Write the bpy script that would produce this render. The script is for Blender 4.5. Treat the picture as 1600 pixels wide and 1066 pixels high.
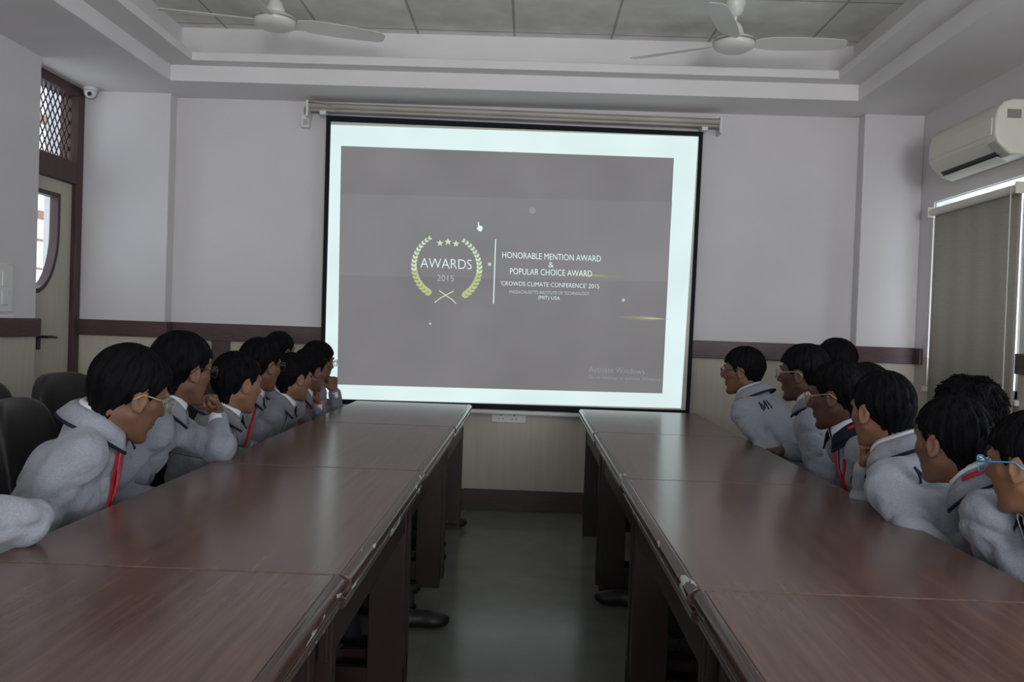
import bpy, math, random
import numpy as np
from mathutils import Vector, Matrix
for o in list(bpy.data.objects): bpy.data.objects.remove(o)
S = bpy.context.scene
COL = S.collection
R = math.radians
random.seed(4)

# ---------------------------------------------------------------- camera
FPX = 1300.0
CAM_H = 1.24
ROLL, YAW, PITCH = R(2.0), R(1.07), R(1.01)
cd = bpy.data.cameras.new('camera'); cam = bpy.data.objects.new('camera', cd); COL.objects.link(cam)
cd.sensor_width = 36; cd.lens = FPX * 36 / 1600; cd.clip_start = 0.05
CAM_M = Matrix.Rotation(YAW, 3, 'Z') @ Matrix.Rotation(R(90) - PITCH, 3, 'X') @ Matrix.Rotation(ROLL, 3, 'Z')
cam.matrix_world = Matrix.Translation((0, 0, CAM_H)) @ CAM_M.to_4x4()
S.camera = cam

def at(px, py, Y):
    """the point of the room at depth Y that the photograph shows at (px, py)"""
    d = CAM_M @ Vector(((px - 800) / FPX, -(py - 533) / FPX, -1))
    return Vector((0, 0, CAM_H)) + d * (Y / d.y)

# ---------------------------------------------------------------- light
S.view_settings.view_transform = 'Standard'; S.view_settings.look = 'None'
S.view_settings.gamma = 1; S.view_settings.use_curve_mapping = False
S.view_settings.exposure = 0.0
W = bpy.data.worlds.new('world'); S.world = W; W.use_nodes = True
bg = W.node_tree.nodes['Background']; bg.inputs[0].default_value = (0.82, 0.9, 1.0, 1); bg.inputs[1].default_value = 2.2

def area(name, loc, rot, sx, sy, power, col, spread=180):
    l = bpy.data.lights.new(name, 'AREA'); l.shape = 'RECTANGLE'; l.size = sx; l.size_y = sy
    l.energy = power; l.color = col; l.spread = R(spread)
    o = bpy.data.objects.new(name, l); COL.objects.link(o); o.location = loc; o.rotation_euler = rot
    return o
# daylight through the windows of the right wall and of the wall behind the camera
area('window_daylight', (2.70, 1.55, 1.55), (0, R(130), 0), 1.1, 2.3, 28, (0.95, 0.975, 1.0))
area('window_daylight', (-1.3, -3.5, 1.6), (R(132), 0, 0), 1.5, 1.3, 46, (0.97, 0.98, 1.0))
area('window_daylight', (1.1, -3.5, 1.6), (R(132), 0, 0), 1.5, 1.3, 150, (0.97, 0.98, 1.0))
# daylight behind the blind and in the corridor beyond the door
area('window_daylight', (2.80, 4.85, 1.5), (0, R(120), 0), 1.0, .9, 6, (1.0, 0.98, 0.95))
area('corridor_daylight', (-4.1, 4.75, 1.5), (0, R(-125), 0), .9, .5, 7, (1.0, 0.94, 0.84))

# ---------------------------------------------------------------- materials
def mat(name, col, rough=0.6, spec=0.5, noise=None, bump=None, metal=0.0, emit=None, sheen=0.0, coat=0.0):
    m = bpy.data.materials.new(name); m.use_nodes = True
    nt = m.node_tree; b = nt.nodes['Principled BSDF']
    c = tuple(col) + (1,)
    b.inputs['Base Color'].default_value = c; b.inputs['Roughness'].default_value = rough
    b.inputs['Metallic'].default_value = metal
    b.inputs['Specular IOR Level'].default_value = spec
    if sheen: b.inputs['Sheen Weight'].default_value = sheen
    if coat: b.inputs['Coat Weight'].default_value = coat
    tc = nt.nodes.new('ShaderNodeTexCoord')
    if noise:
        scale, amt = noise[0], noise[1]
        stretch = noise[2] if len(noise) > 2 else (1, 1, 1)
        mp = nt.nodes.new('ShaderNodeMapping'); mp.inputs['Scale'].default_value = stretch
        n = nt.nodes.new('ShaderNodeTexNoise'); n.inputs['Scale'].default_value = scale; n.inputs['Detail'].default_value = 5
        r = nt.nodes.new('ShaderNodeValToRGB')
        r.color_ramp.elements[0].position = 0.3; r.color_ramp.elements[1].position = 0.7
        r.color_ramp.elements[0].color = tuple(x * (1 - amt) for x in col) + (1,)
        r.color_ramp.elements[1].color = tuple(min(1, x * (1 + amt)) for x in col) + (1,)
        nt.links.new(tc.outputs['Object'], mp.inputs[0]); nt.links.new(mp.outputs[0], n.inputs['Vector'])
        nt.links.new(n.outputs['Fac'], r.inputs[0]); nt.links.new(r.outputs[0], b.inputs['Base Color'])
    if bump:
        scale, dist = bump[0], bump[1]
        stretch = bump[2] if len(bump) > 2 else (1, 1, 1)
        mp = nt.nodes.new('ShaderNodeMapping'); mp.inputs['Scale'].default_value = stretch
        n = nt.nodes.new('ShaderNodeTexNoise'); n.inputs['Scale'].default_value = scale; n.inputs['Detail'].default_value = 4
        bp = nt.nodes.new('ShaderNodeBump'); bp.inputs['Distance'].default_value = dist; bp.inputs['Strength'].default_value = 0.8
        nt.links.new(tc.outputs['Object'], mp.inputs[0]); nt.links.new(mp.outputs[0], n.inputs['Vector'])
        nt.links.new(n.outputs['Fac'], bp.inputs['Height']); nt.links.new(bp.outputs[0], b.inputs['Normal'])
    if emit:
        b.inputs['Emission Color'].default_value = tuple(emit[0]) + (1,); b.inputs['Emission Strength'].default_value = emit[1]
    return m

M = {}
M['wall'] = mat('wall_paint', (0.67, 0.645, 0.65), 0.6, 0.3, noise=(2.5, 0.03), bump=(60, 0.0008))
M['wall_low'] = mat('lower_wall_laminate', (0.50, 0.455, 0.385), 0.55, 0.4, noise=(35, 0.05, (1, 1, 0.1)), bump=(80, 0.0005))
M['ceil'] = mat('ceiling_plaster', (0.78, 0.755, 0.75), 0.7, 0.2, noise=(3, 0.03))
M['dado'] = mat('dark_dado_wood', (0.075, 0.042, 0.045), 0.42, 0.5, noise=(14, 0.25, (1, 1, 8)))
M['base'] = mat('dark_skirting_wood', (0.06, 0.032, 0.03), 0.45, 0.5, noise=(14, 0.25, (1, 1, 8)))
M['floor_in'] = mat('corridor_floor', (0.4, 0.4, 0.38), 0.4)
M['frame_br'] = mat('brown_frame_wood', (0.07, 0.038, 0.034), 0.45, 0.4, noise=(20, 0.2, (1, 1, 0.2)))
M['door'] = mat('cream_door_laminate', (0.50, 0.465, 0.38), 0.5, 0.4, noise=(30, 0.04, (1, 1, 0.1)))
M['white_pl'] = mat('white_plastic', (0.72, 0.72, 0.70), 0.35, 0.5)
M['ac_pl'] = mat('aged_white_plastic', (0.72, 0.70, 0.60), 0.35, 0.5, noise=(4, 0.03))
M['black'] = mat('black_plastic', (0.012, 0.012, 0.014), 0.5)
M['leather'] = mat('black_leather', (0.018, 0.016, 0.016), 0.42, 0.45, bump=(90, 0.0012))
M['metal'] = mat('grey_metal', (0.45, 0.44, 0.42), 0.35, 0.5, metal=0.9)
M['alu'] = mat('aluminium_tube', (0.42, 0.39, 0.36), 0.45, 0.5, metal=0.3, noise=(8, 0.15, (0.4, 1, 1)))
M['fan'] = mat('fan_enamel', (0.72, 0.71, 0.66), 0.28, 0.5)
M['screen_bl'] = mat('screen_black_border', (0.006, 0.008, 0.014), 0.7, 0.2)
M['fabric_cream'] = mat('screen_fabric', (0.62, 0.60, 0.53), 0.8, 0.1)
M['blind'] = mat('blind_fabric', (0.48, 0.46, 0.39), 0.85, 0.1, noise=(120, 0.10, (1, 0.15, 3)), bump=(200, 0.0008))
M['skin'] = mat('skin_brown', (0.165, 0.083, 0.052), 0.55, 0.35, noise=(25, 0.08), bump=(180, 0.0006))
M['skin_l'] = mat('skin_light_brown', (0.23, 0.115, 0.068), 0.55, 0.35, noise=(25, 0.08), bump=(180, 0.0006))
M['skin_d'] = mat('skin_dark_brown', (0.095, 0.047, 0.032), 0.55, 0.35, noise=(25, 0.08), bump=(180, 0.0006))
M['hair'] = mat('black_hair', (0.0042, 0.004, 0.005), 0.7, 0.09, noise=(60, 0.4, (1, 1, 0.3)), bump=(230, 0.0016, (1, 1, 0.3)))
M['jacket'] = mat('grey_fleece', (0.225, 0.24, 0.28), 0.92, 0.1, noise=(260, 0.15), bump=(20, 0.014), sheen=0.15)
M['jacket_l'] = mat('light_grey_fleece', (0.265, 0.28, 0.32), 0.92, 0.1, noise=(260, 0.14), bump=(20, 0.014), sheen=0.15)
M['jacket_d'] = mat('dark_grey_fleece', (0.175, 0.18, 0.20), 0.92, 0.1, noise=(260, 0.15), bump=(20, 0.014), sheen=0.15)
M['navy'] = mat('navy_trim', (0.012, 0.014, 0.03), 0.8, 0.2)
M['shirt'] = mat('white_shirt_cotton', (0.66, 0.68, 0.74), 0.8, 0.2, bump=(300, 0.0004))
M['red'] = mat('red_ribbon', (0.42, 0.012, 0.018), 0.5, 0.4)
M['trouser'] = mat('dark_trouser_cloth', (0.02, 0.022, 0.028), 0.85, 0.2, bump=(30, 0.004))
M['shoe'] = mat('black_shoe_leather', (0.010, 0.010, 0.011), 0.5, 0.35)
M['eye'] = mat('eye_white', (0.7, 0.68, 0.64), 0.2)
M['iris'] = mat('dark_iris', (0.015, 0.008, 0.005), 0.15)
M['specs'] = mat('spectacle_frame', (0.05, 0.035, 0.03), 0.25, 0.6, metal=0.3)
M['specs_y'] = mat('pale_spectacle_frame', (0.42, 0.36, 0.2), 0.3, 0.6, metal=0.4)
M['specs_b'] = mat('blue_spectacle_frame', (0.05, 0.35, 0.6), 0.25, 0.6)
M['brown_out'] = mat('outdoor_window_paint', (0.35, 0.17, 0.12), 0.6)
M['handle'] = mat('black_handle', (0.01, 0.01, 0.01), 0.3, 0.5)

def glass_mat(name, tint=(1, 1, 1), rough=0.0):
    """thin pane: clear with a Fresnel reflection"""
    m = bpy.data.materials.new(name); m.use_nodes = True; nt = m.node_tree; nt.nodes.remove(nt.nodes['Principled BSDF'])
    t = nt.nodes.new('ShaderNodeBsdfTransparent'); t.inputs[0].default_value = tint + (1,)
    g = nt.nodes.new('ShaderNodeBsdfGlossy'); g.inputs['Roughness'].default_value = rough
    f = nt.nodes.new('ShaderNodeLayerWeight'); f.inputs[0].default_value = .5; mx = nt.nodes.new('ShaderNodeMixShader')
    pw = nt.nodes.new('ShaderNodeMath'); pw.operation = 'POWER'; pw.inputs[1].default_value = 4
    ml = nt.nodes.new('ShaderNodeMath'); ml.operation = 'MULTIPLY_ADD'; ml.inputs[1].default_value = .6; ml.inputs[2].default_value = .03
    nt.links.new(f.outputs['Facing'], pw.inputs[0]); nt.links.new(pw.outputs[0], ml.inputs[0]); nt.links.new(ml.outputs[0], mx.inputs[0]); nt.links.new(t.outputs[0], mx.inputs[1]); nt.links.new(g.outputs[0], mx.inputs[2])
    nt.links.new(mx.outputs[0], nt.nodes['Material Output'].inputs[0]); return m
M['lens'] = glass_mat('clear_lens')
M['glass'] = glass_mat('window_glass', (0.95, 0.98, 1.0), 0.02)

def tile_mat(name, col, joint, size, jw, rough, off=(0, 0, 0), rough_var=0.0, spec=0.5, bump=0.0):
    m = bpy.data.materials.new(name); m.use_nodes = True; nt = m.node_tree; b = nt.nodes['Principled BSDF']
    tc = nt.nodes.new('ShaderNodeTexCoord'); mp = nt.nodes.new('ShaderNodeMapping'); mp.inputs['Location'].default_value = off
    br = nt.nodes.new('ShaderNodeTexBrick'); br.offset = 0; br.squash = 1
    br.inputs['Scale'].default_value = 1; br.inputs['Brick Width'].default_value = size; br.inputs['Row Height'].default_value = size
    br.inputs['Mortar Size'].default_value = jw; br.inputs['Mortar Smooth'].default_value = 0.1; br.inputs['Bias'].default_value = 0
    br.inputs['Color1'].default_value = tuple(c * 0.96 for c in col) + (1,); br.inputs['Color2'].default_value = tuple(c * 1.04 for c in col) + (1,)
    br.inputs['Mortar'].default_value = joint + (1,)
    nt.links.new(tc.outputs['Object'], mp.inputs[0]); nt.links.new(mp.outputs[0], br.inputs['Vector'])
    n = nt.nodes.new('ShaderNodeTexNoise'); n.inputs['Scale'].default_value = 6; n.inputs['Detail'].default_value = 8
    nt.links.new(tc.outputs['Object'], n.inputs['Vector'])
    mx = nt.nodes.new('ShaderNodeMix'); mx.data_type = 'RGBA'; mx.blend_type = 'MULTIPLY'; mx.inputs[0].default_value = 1
    r = nt.nodes.new('ShaderNodeValToRGB'); r.color_ramp.elements[0].position = .3; r.color_ramp.elements[1].position = .7
    r.color_ramp.elements[0].color = (.86, .86, .86, 1); r.color_ramp.elements[1].color = (1.06, 1.06, 1.06, 1)
    nt.links.new(n.outputs['Fac'], r.inputs[0])
    nt.links.new(br.outputs['Color'], mx.inputs[6]); nt.links.new(r.outputs[0], mx.inputs[7]); nt.links.new(mx.outputs[2], b.inputs['Base Color'])
    mr = nt.nodes.new('ShaderNodeMapRange'); mr.inputs[3].default_value = rough - rough_var; mr.inputs[4].default_value = rough + rough_var
    nt.links.new(n.outputs['Fac'], mr.inputs[0]); nt.links.new(mr.outputs[0], b.inputs['Roughness'])
    b.inputs['Specular IOR Level'].default_value = spec
    bp = nt.nodes.new('ShaderNodeBump'); bp.inputs['Distance'].default_value = bump or 0.0004; bp.inputs['Strength'].default_value = 0.5
    nt.links.new(n.outputs['Fac'], bp.inputs['Height']); nt.links.new(bp.outputs[0], b.inputs['Normal'])
    return m
M['floor'] = tile_mat('polished_floor_tile', (0.17, 0.175, 0.155), (0.145, 0.15, 0.13), 0.6, 0.0015, 0.2, (0.35, 0.1, 0), 0.05)
M['ctile'] = tile_mat('ceiling_grid_tile', (0.80, 0.80, 0.76), (0.45, 0.45, 0.42), 0.61, 0.008, 0.8, (0.15, 0.28, 0), 0, 0.2, 0.002)

def wood_top(name, worn, g=1.0):
    m = bpy.data.materials.new(name); m.use_nodes = True; nt = m.node_tree; b = nt.nodes['Principled BSDF']
    tc = nt.nodes.new('ShaderNodeTexCoord')
    mp = nt.nodes.new('ShaderNodeMapping'); mp.inputs['Scale'].default_value = (11, 0.55, 3); mp.inputs['Rotation'].default_value = (0, 0, 0)
    nt.links.new(tc.outputs['Object'], mp.inputs[0])
    n = nt.nodes.new('ShaderNodeTexNoise'); n.inputs['Scale'].default_value = 5.5; n.inputs['Detail'].default_value = 9; n.inputs['Roughness'].default_value = .62; n.inputs['Distortion'].default_value = .1
    nt.links.new(mp.outputs[0], n.inputs['Vector'])
    r = nt.nodes.new('ShaderNodeValToRGB'); e = r.color_ramp.elements
    e[0].position = .28; e[0].color = (0.090 * g, 0.050 * g, 0.040 * g, 1); e[1].position = .75; e[1].color = (0.160 * g, 0.096 * g, 0.075 * g, 1)
    x = e.new(.5); x.color = (0.120 * g, 0.069 * g, 0.055 * g, 1)
    nt.links.new(n.outputs['Fac'], r.inputs[0])
    out = r.outputs[0]
    if worn:
        n2 = nt.nodes.new('ShaderNodeTexNoise'); n2.inputs['Scale'].default_value = 5; n2.inputs['Detail'].default_value = 6
        mp2 = nt.nodes.new('ShaderNodeMapping'); mp2.inputs['Scale'].default_value = (6, 1.3, 6)
        nt.links.new(tc.outputs['Object'], mp2.inputs[0]); nt.links.new(mp2.outputs[0], n2.inputs['Vector'])
        r2 = nt.nodes.new('ShaderNodeValToRGB'); r2.color_ramp.elements[0].position = .615; r2.color_ramp.elements[1].position = .63
        nt.links.new(n2.outputs['Fac'], r2.inputs[0])
        mx = nt.nodes.new('ShaderNodeMix'); mx.data_type = 'RGBA'
        nt.links.new(r2.outputs[0], mx.inputs[0]); nt.links.new(out, mx.inputs[6]); mx.inputs[7].default_value = (0.42, 0.46, 0.44, 1)
        out = mx.outputs[2]
    nt.links.new(out, b.inputs['Base Color'])
    b.inputs['Roughness'].default_value = 0.215 if not worn else 0.13
    b.inputs['Specular IOR Level'].default_value = 0.5
    n3 = nt.nodes.new('ShaderNodeTexNoise'); n3.inputs['Scale'].default_value = 4; nt.links.new(tc.outputs['Object'], n3.inputs['Vector'])
    bp = nt.nodes.new('ShaderNodeBump'); bp.inputs['Distance'].default_value = 0.0008; nt.links.new(n3.outputs['Fac'], bp.inputs['Height'])
    nt.links.new(bp.outputs[0], b.inputs['Normal'])
    return m
def translucent(m, col, f):
    nt = m.node_tree; b = nt.nodes['Principled BSDF']; t = nt.nodes.new('ShaderNodeBsdfTranslucent'); t.inputs[0].default_value = col + (1,)
    mx = nt.nodes.new('ShaderNodeMixShader'); mx.inputs[0].default_value = f
    nt.links.new(b.outputs[0], mx.inputs[1]); nt.links.new(t.outputs[0], mx.inputs[2]); nt.links.new(mx.outputs[0], nt.nodes['Material Output'].inputs[0])
translucent(M['blind'], (0.42, 0.40, 0.34), .10)
M['top'] = wood_top('mahogany_laminate', False)
M['edge'] = wood_top('worn_mahogany_edge', True, .5)
M['slab'] = mat('dark_panel_laminate', (0.022, 0.012, 0.011), 0.4, 0.4, noise=(10, 0.25, (1, 1, 0.15)))

def emis(name, col, strength=1.0, noise=None):
    m = bpy.data.materials.new(name); m.use_nodes = True; nt = m.node_tree; nt.nodes.remove(nt.nodes['Principled BSDF'])
    e = nt.nodes.new('ShaderNodeEmission'); e.inputs[0].default_value = tuple(col) + (1,); e.inputs[1].default_value = strength
    if noise:
        tc = nt.nodes.new('ShaderNodeTexCoord'); n = nt.nodes.new('ShaderNodeTexNoise'); n.inputs['Scale'].default_value = noise[0]
        r = nt.nodes.new('ShaderNodeValToRGB')
        r.color_ramp.elements[0].position = .3; r.color_ramp.elements[1].position = .7
        r.color_ramp.elements[0].color = tuple(c * (1 - noise[1]) for c in col) + (1,); r.color_ramp.elements[1].color = tuple(c * (1 + noise[1]) for c in col) + (1,)
        nt.links.new(tc.outputs['Object'], n.inputs['Vector']); nt.links.new(n.outputs['Fac'], r.inputs[0]); nt.links.new(r.outputs[0], e.inputs[0])
    nt.links.new(e.outputs[0], nt.nodes['Material Output'].inputs[0])
    return m

# ---------------------------------------------------------------- mesh helpers
class MB:
    """collects boxes, tubes and grids; build() links them as ONE mesh object"""
    def __init__(s): s.v = []; s.f = []
    def add(s, vs, fs):
        n = len(s.v); s.v += [tuple(v) for v in vs]; s.f += [tuple(i + n for i in f) for f in fs]; return s
    def box(s, x0, x1, y0, y1, z0, z1):
        vs = [(x, y, z) for x in (x0, x1) for y in (y0, y1) for z in (z0, z1)]
        return s.add(vs, [(0, 1, 3, 2), (4, 6, 7, 5), (0, 4, 5, 1), (2, 3, 7, 6), (0, 2, 6, 4), (1, 5, 7, 3)])
    def tube(s, pts, r, n=10, caps=True, up=None, flat=1.0):
        pts = [Vector(p) for p in pts]; rs = r if isinstance(r, (list, tuple)) else [r] * len(pts)
        vs = []; prev = None
        for i, p in enumerate(pts):
            t = (pts[min(i + 1, len(pts) - 1)] - pts[max(i - 1, 0)]).normalized()
            if prev is None:
                a = Vector(up) if up else (Vector((0, 0, 1)) if abs(t.z) < .9 else Vector((1, 0, 0)))
            else: a = prev
            a = (a - t * a.dot(t)).normalized(); prev = a; bb = t.cross(a)
            for k in range(n):
                w = 2 * math.pi * k / n
                vs.append(p + (a * math.cos(w) * flat + bb * math.sin(w)) * rs[i])
        fs = []
        for i in range(len(pts) - 1):
            for k in range(n):
                fs.append((i * n + k, i * n + (k + 1) % n, (i + 1) * n + (k + 1) % n, (i + 1) * n + k))
        if caps: fs += [tuple(range(n))[::-1], tuple((len(pts) - 1) * n + k for k in range(n))]
        return s.add(vs, fs)
    def lathe(s, prof, c=(0, 0, 0), n=32):
        vs = []; c = Vector(c)
        for (r, z) in prof:
            for k in range(n):
                w = 2 * math.pi * k / n; vs.append(c + Vector((r * math.cos(w), r * math.sin(w), z)))
        fs = [(i * n + k, i * n + (k + 1) % n, (i + 1) * n + (k + 1) % n, (i + 1) * n + k) for i in range(len(prof) - 1) for k in range(n)]
        fs += [tuple(range(n))[::-1], tuple((len(prof) - 1) * n + k for k in range(n))]
        return s.add(vs, fs)
    def prism(s, poly, axis, a, b):
        """poly of 2-tuples extruded along axis from a to b"""
        def mk(p, t):
            return {'x': (t, p[0], p[1]), 'y': (p[0], t, p[1]), 'z': (p[0], p[1], t)}[axis]
        n = len(poly); vs = [mk(p, a) for p in poly] + [mk(p, b) for p in poly]
        fs = [tuple(range(n))[::-1], tuple(range(n, 2 * n))] + [(i, (i + 1) % n, n + (i + 1) % n, n + i) for i in range(n)]
        return s.add(vs, fs)
    def build(s, name, m, parent=None, smooth=False, bevel=0, seg=2, sub=0, origin=None):
        me = bpy.data.meshes.new(name)
        o_ = Vector(origin) if origin is not None else Vector((0, 0, 0))
        me.from_pydata([tuple(Vector(v) - o_) for v in s.v], [], s.f)
        import bmesh
        bm = bmesh.new(); bm.from_mesh(me); bmesh.ops.recalc_face_normals(bm, faces=bm.faces); bm.to_mesh(me); bm.free()
        o = bpy.data.objects.new(name, me); COL.objects.link(o)
        if isinstance(m, (list, tuple)):
            for x in m: me.materials.append(x)
        else: me.materials.append(m)
        if parent is not None:
            o.parent = parent
            if origin is not None: o.location = o_
        elif origin is not None: o.location = o_
        if bevel:
            b = o.modifiers.new('bevel', 'BEVEL'); b.width = bevel; b.segments = seg; b.limit_method = 'ANGLE'; b.angle_limit = R(40)
        if sub:
            q = o.modifiers.new('sub', 'SUBSURF'); q.levels = sub; q.render_levels = sub
        if smooth or bevel or sub:
            me.polygons.foreach_set('use_smooth', [True] * len(me.polygons))
            if not smooth and not sub and bevel:
                w = o.modifiers.new('wn', 'WEIGHTED_NORMAL'); w.keep_sharp = True
        return o
def bx(*a): return MB().box(*a)
def struct(o): o['kind'] = 'structure'; return o
def tag(o, label, cat, group=None):
    o['label'] = label; o['category'] = cat
    if group: o['group'] = group
    return o
def thing(name, label, cat, loc=(0, 0, 0), rz=0, group=None):
    o = bpy.data.objects.new(name, None); COL.objects.link(o); o.location = loc; o.rotation_euler = (0, 0, rz)
    o.empty_display_size = .1
    return tag(o, label, cat, group)
def copy_tree(o, parent=None):
    c = o.copy(); COL.objects.link(c)
    if parent is not None: c.parent = parent
    for ch in [x for x in COL.objects if x.parent == o]: copy_tree(ch, c)
    return c

# ---------------------------------------------------------------- room
YW = 5.58; YC = 5.48           # back wall and its two columns
XL, XLD, XR = -2.86, -3.0, 2.53
ZS = 2.70; ZC = 3.07
YB = -3.3
DB, DT = 1.085, 1.19

struct(bx(-4.6, XR + .2, YB - .2, YW + .2, -.1, 0).build('floor', M['floor']))
# back wall: upper paint and lower laminate
struct(bx(-3.3, XR + .2, YW, YW + .15, DB + .05, 3.3).build('wall_back', M['wall']))
struct(bx(-3.3, XR + .2, YW, YW + .15, 0, DB + .05).build('wall_back', M['wall_low']))
CLX = at(263, 300, YC).x; CRX = at(1347, 300, YC).x
for (a, b) in ((XLD, CLX), (CRX, XR)):
    struct(bx(a, b, YC, YW, DB + .05, ZS + .05).build('wall_back', M['wall'], bevel=.006))
    struct(bx(a, b, YC, YW, 0, DB + .05).build('wall_back', M['wall_low']))
m = MB(); m.box(CLX, CRX, YW - .022, YW, DB, DT); m.box(XLD, CLX + .022, YC - .022, YW, DB, DT); m.box(CRX - .022, XR, YC - .022, YW, DB, DT)
m.box(CLX, CRX, YW - .03, YW, DB - .012, DB + .006)
struct(m.build('trim_back', M['dado'], bevel=.003))
# dark vertical wood strips of the lower wall panelling
m = MB()
for x in (at(346, 540, YW).x,):
    m.box(x - .062, x + .062, YW - .018, YW, .12, DB)
struct(m.build('trim_back', M['dado'], bevel=.003))
m = MB(); m.box(CLX, CRX, YW - .02, YW, 0, .14); m.box(XLD, CLX + .02, YC - .02, YW, 0, .14); m.box(CRX - .02, XR, YC - .02, YW, 0, .14)
struct(m.build('baseboard_back', M['base'], bevel=.003))
# left wall (proud of the door recess)
YP = 4.78
struct(bx(XL - .14, XL, YB, YP, DB + .05, 3.3).build('wall_left', M['wall'], bevel=.005))
struct(bx(XL - .14, XL, YB, YP, 0, DB + .05).build('wall_left', M['wall_low']))
struct(bx(XL - .005, XL + .022, YB, YP + .022, DB, DT).build('trim_left', M['dado'], bevel=.003))
struct(bx(XL - .005, XL + .02, YB, YP + .02, 0, .14).build('baseboard_left', M['base'], bevel=.003))
# wall that holds the door, 14 cm further out
DY0, DY1 = 4.60, 5.40
m = MB(); m.box(XLD - .14, XLD - .001, DY1 + .075, YW, 0, 3.3); m.box(XLD - .14, XLD - .001, 4.2, DY0 - .075, 0, 3.3); m.box(XLD - .14, XLD - .001, DY0 - .08, DY1 + .08, ZS + .03, 3.3)
struct(m.build('wall_left', M['wall']))
m = MB()
m.box(XLD - .10, XLD + .02, DY1 + .0, DY1 + .075, 0, ZS)
m.box(XLD - .10, XLD - .002, DY0 - .07, DY0, 0, ZS)
m.box(XLD - .10, XLD + .02, DY0, DY1, 2.07, 2.21)
m.box(XLD - .10, XLD + .02, DY0, DY1, 2.64, ZS)
struct(m.build('trim_door', M['frame_br'], bevel=.004))
# door leaf with a shield-shaped vision panel
dr = bpy.data.objects.new('door_1', None); COL.objects.link(dr); dr['kind'] = 'structure'; dr.location = (XLD, DY0, 0)
oc, hw = 5.0, 0.235; zt, zb = 1.96, 1.36
def shield(g=0, n=16):
    p = [(oc - hw - g, zt + g), ]
    for k in range(n + 1):
        t = math.pi * k / n
        p.append((oc - (hw + g) * math.cos(t), (zt - .22) - ((zt - .22 - zb) + g) * math.sin(t)))
    p.append((oc + hw + g, zt + g))
    return p
def plate_hole(outer, inner, x0, x1, name, m_, parent):
    import bmesh
    bm = bmesh.new(); edges = []
    for poly in (outer, inner):
        vs = [bm.verts.new((x0, p[0] - DY0, p[1])) for p in poly]
        for i in range(len(vs)): edges.append(bm.edges.new((vs[i], vs[(i + 1) % len(vs)])))
    r = bmesh.ops.triangle_fill(bm, edges=edges, use_beauty=True)
    fs = [g for g in r['geom'] if isinstance(g, bmesh.types.BMFace)]
    ex = bmesh.ops.extrude_face_region(bm, geom=fs)
    for v in [g for g in ex['geom'] if isinstance(g, bmesh.types.BMVert)]: v.co.x += (x1 - x0)
    bmesh.ops.recalc_face_normals(bm, faces=bm.faces)
    me = bpy.data.meshes.new(name); bm.to_mesh(me); bm.free(); me.materials.append(m_)
    o = bpy.data.objects.new(name, me); COL.objects.link(o); o.parent = parent; return o
plate_hole([(DY0 + .003, .01), (DY1 - .003, .01), (DY1 - .003, 2.065), (DY0 + .003, 2.065)], shield(0), -.05, -.01, 'door_leaf', M['door'], dr)
fr = plate_hole(shield(.022), shield(-.006), -.055, -.002, 'glazing_frame', M['frame_br'], dr)
g = MB().prism([(p[0] - DY0, p[1]) for p in shield(.004)], 'x', -.034, -.028).build('pane', M['glass'], dr)
h = MB(); hz = 1.075; hy = 5.06 - DY0
h.tube([(-.01, hy, hz), (.045, hy, hz)], .009); h.tube([(.045, hy - .01, hz), (.047, hy + .05, hz), (.04, hy + .11, hz - .004)], .009); h.box(-.012, -.004, hy - .02, hy + .02, hz - .08, hz + .04)
h.build('door_handle', M['handle'], dr, smooth=False)
# transom with diamond grille
tw = bpy.data.objects.new('window_1', None); COL.objects.link(tw); tw['kind'] = 'structure'; tw.location = (XLD, DY0, 2.21)
bx(-.07, -.064, 0, DY1 - DY0, 0, .43).build('pane', M['glass'], tw)
gm = MB(); HH, WW = .43, DY1 - DY0; st = .085
k = -12
while k < 24:
    for sgn in (1, -1):
        y0 = k * st * .62
        # bars wiggling between nodes
        a0 = (y0, 0.0) if sgn == 1 else (y0, HH)
        dy, dz = HH * .62, HH * sgn
        t0 = max(0.0, (0 - a0[0]) / dy); t1 = min(1.0, (WW - a0[0]) / dy)
        if t1 > t0 + .02:
            p = [(-.04, a0[0] + dy * t, a0[1] + dz * t) for t in np.linspace(t0, t1, 8)]
            gm.tube(p, .0042, 6)
    k += 1
gm.build('diamond_grille', M['frame_br'], tw)
# what stands outside the door: corridor window frame
m = MB(); X0 = -4.3
for y in (4.9, 7.5): m.box(X0 - .03, X0 + .03, y - .06, y + .06, .9, 3.2)
for z, w in ((1.6, .008), (1.85, .008), (2.07, .035), (2.9, .03)): m.box(X0 - .03, X0 + .03, 4.8, 8.0, z - w, z + w)
tag(m.build('corridor_window_frame', M['brown_out']), 'red-brown painted window bars outside seen through the door glass', 'window frame')
struct(bx(-4.6, -4.3, 4.5, 8.2, -.1, .9).build('wall_corridor', M['wall']))
struct(bx(-4.6, XLD - .12, 5.78, 8.2, -.1, 0).build('floor', M['floor_in']))

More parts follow.
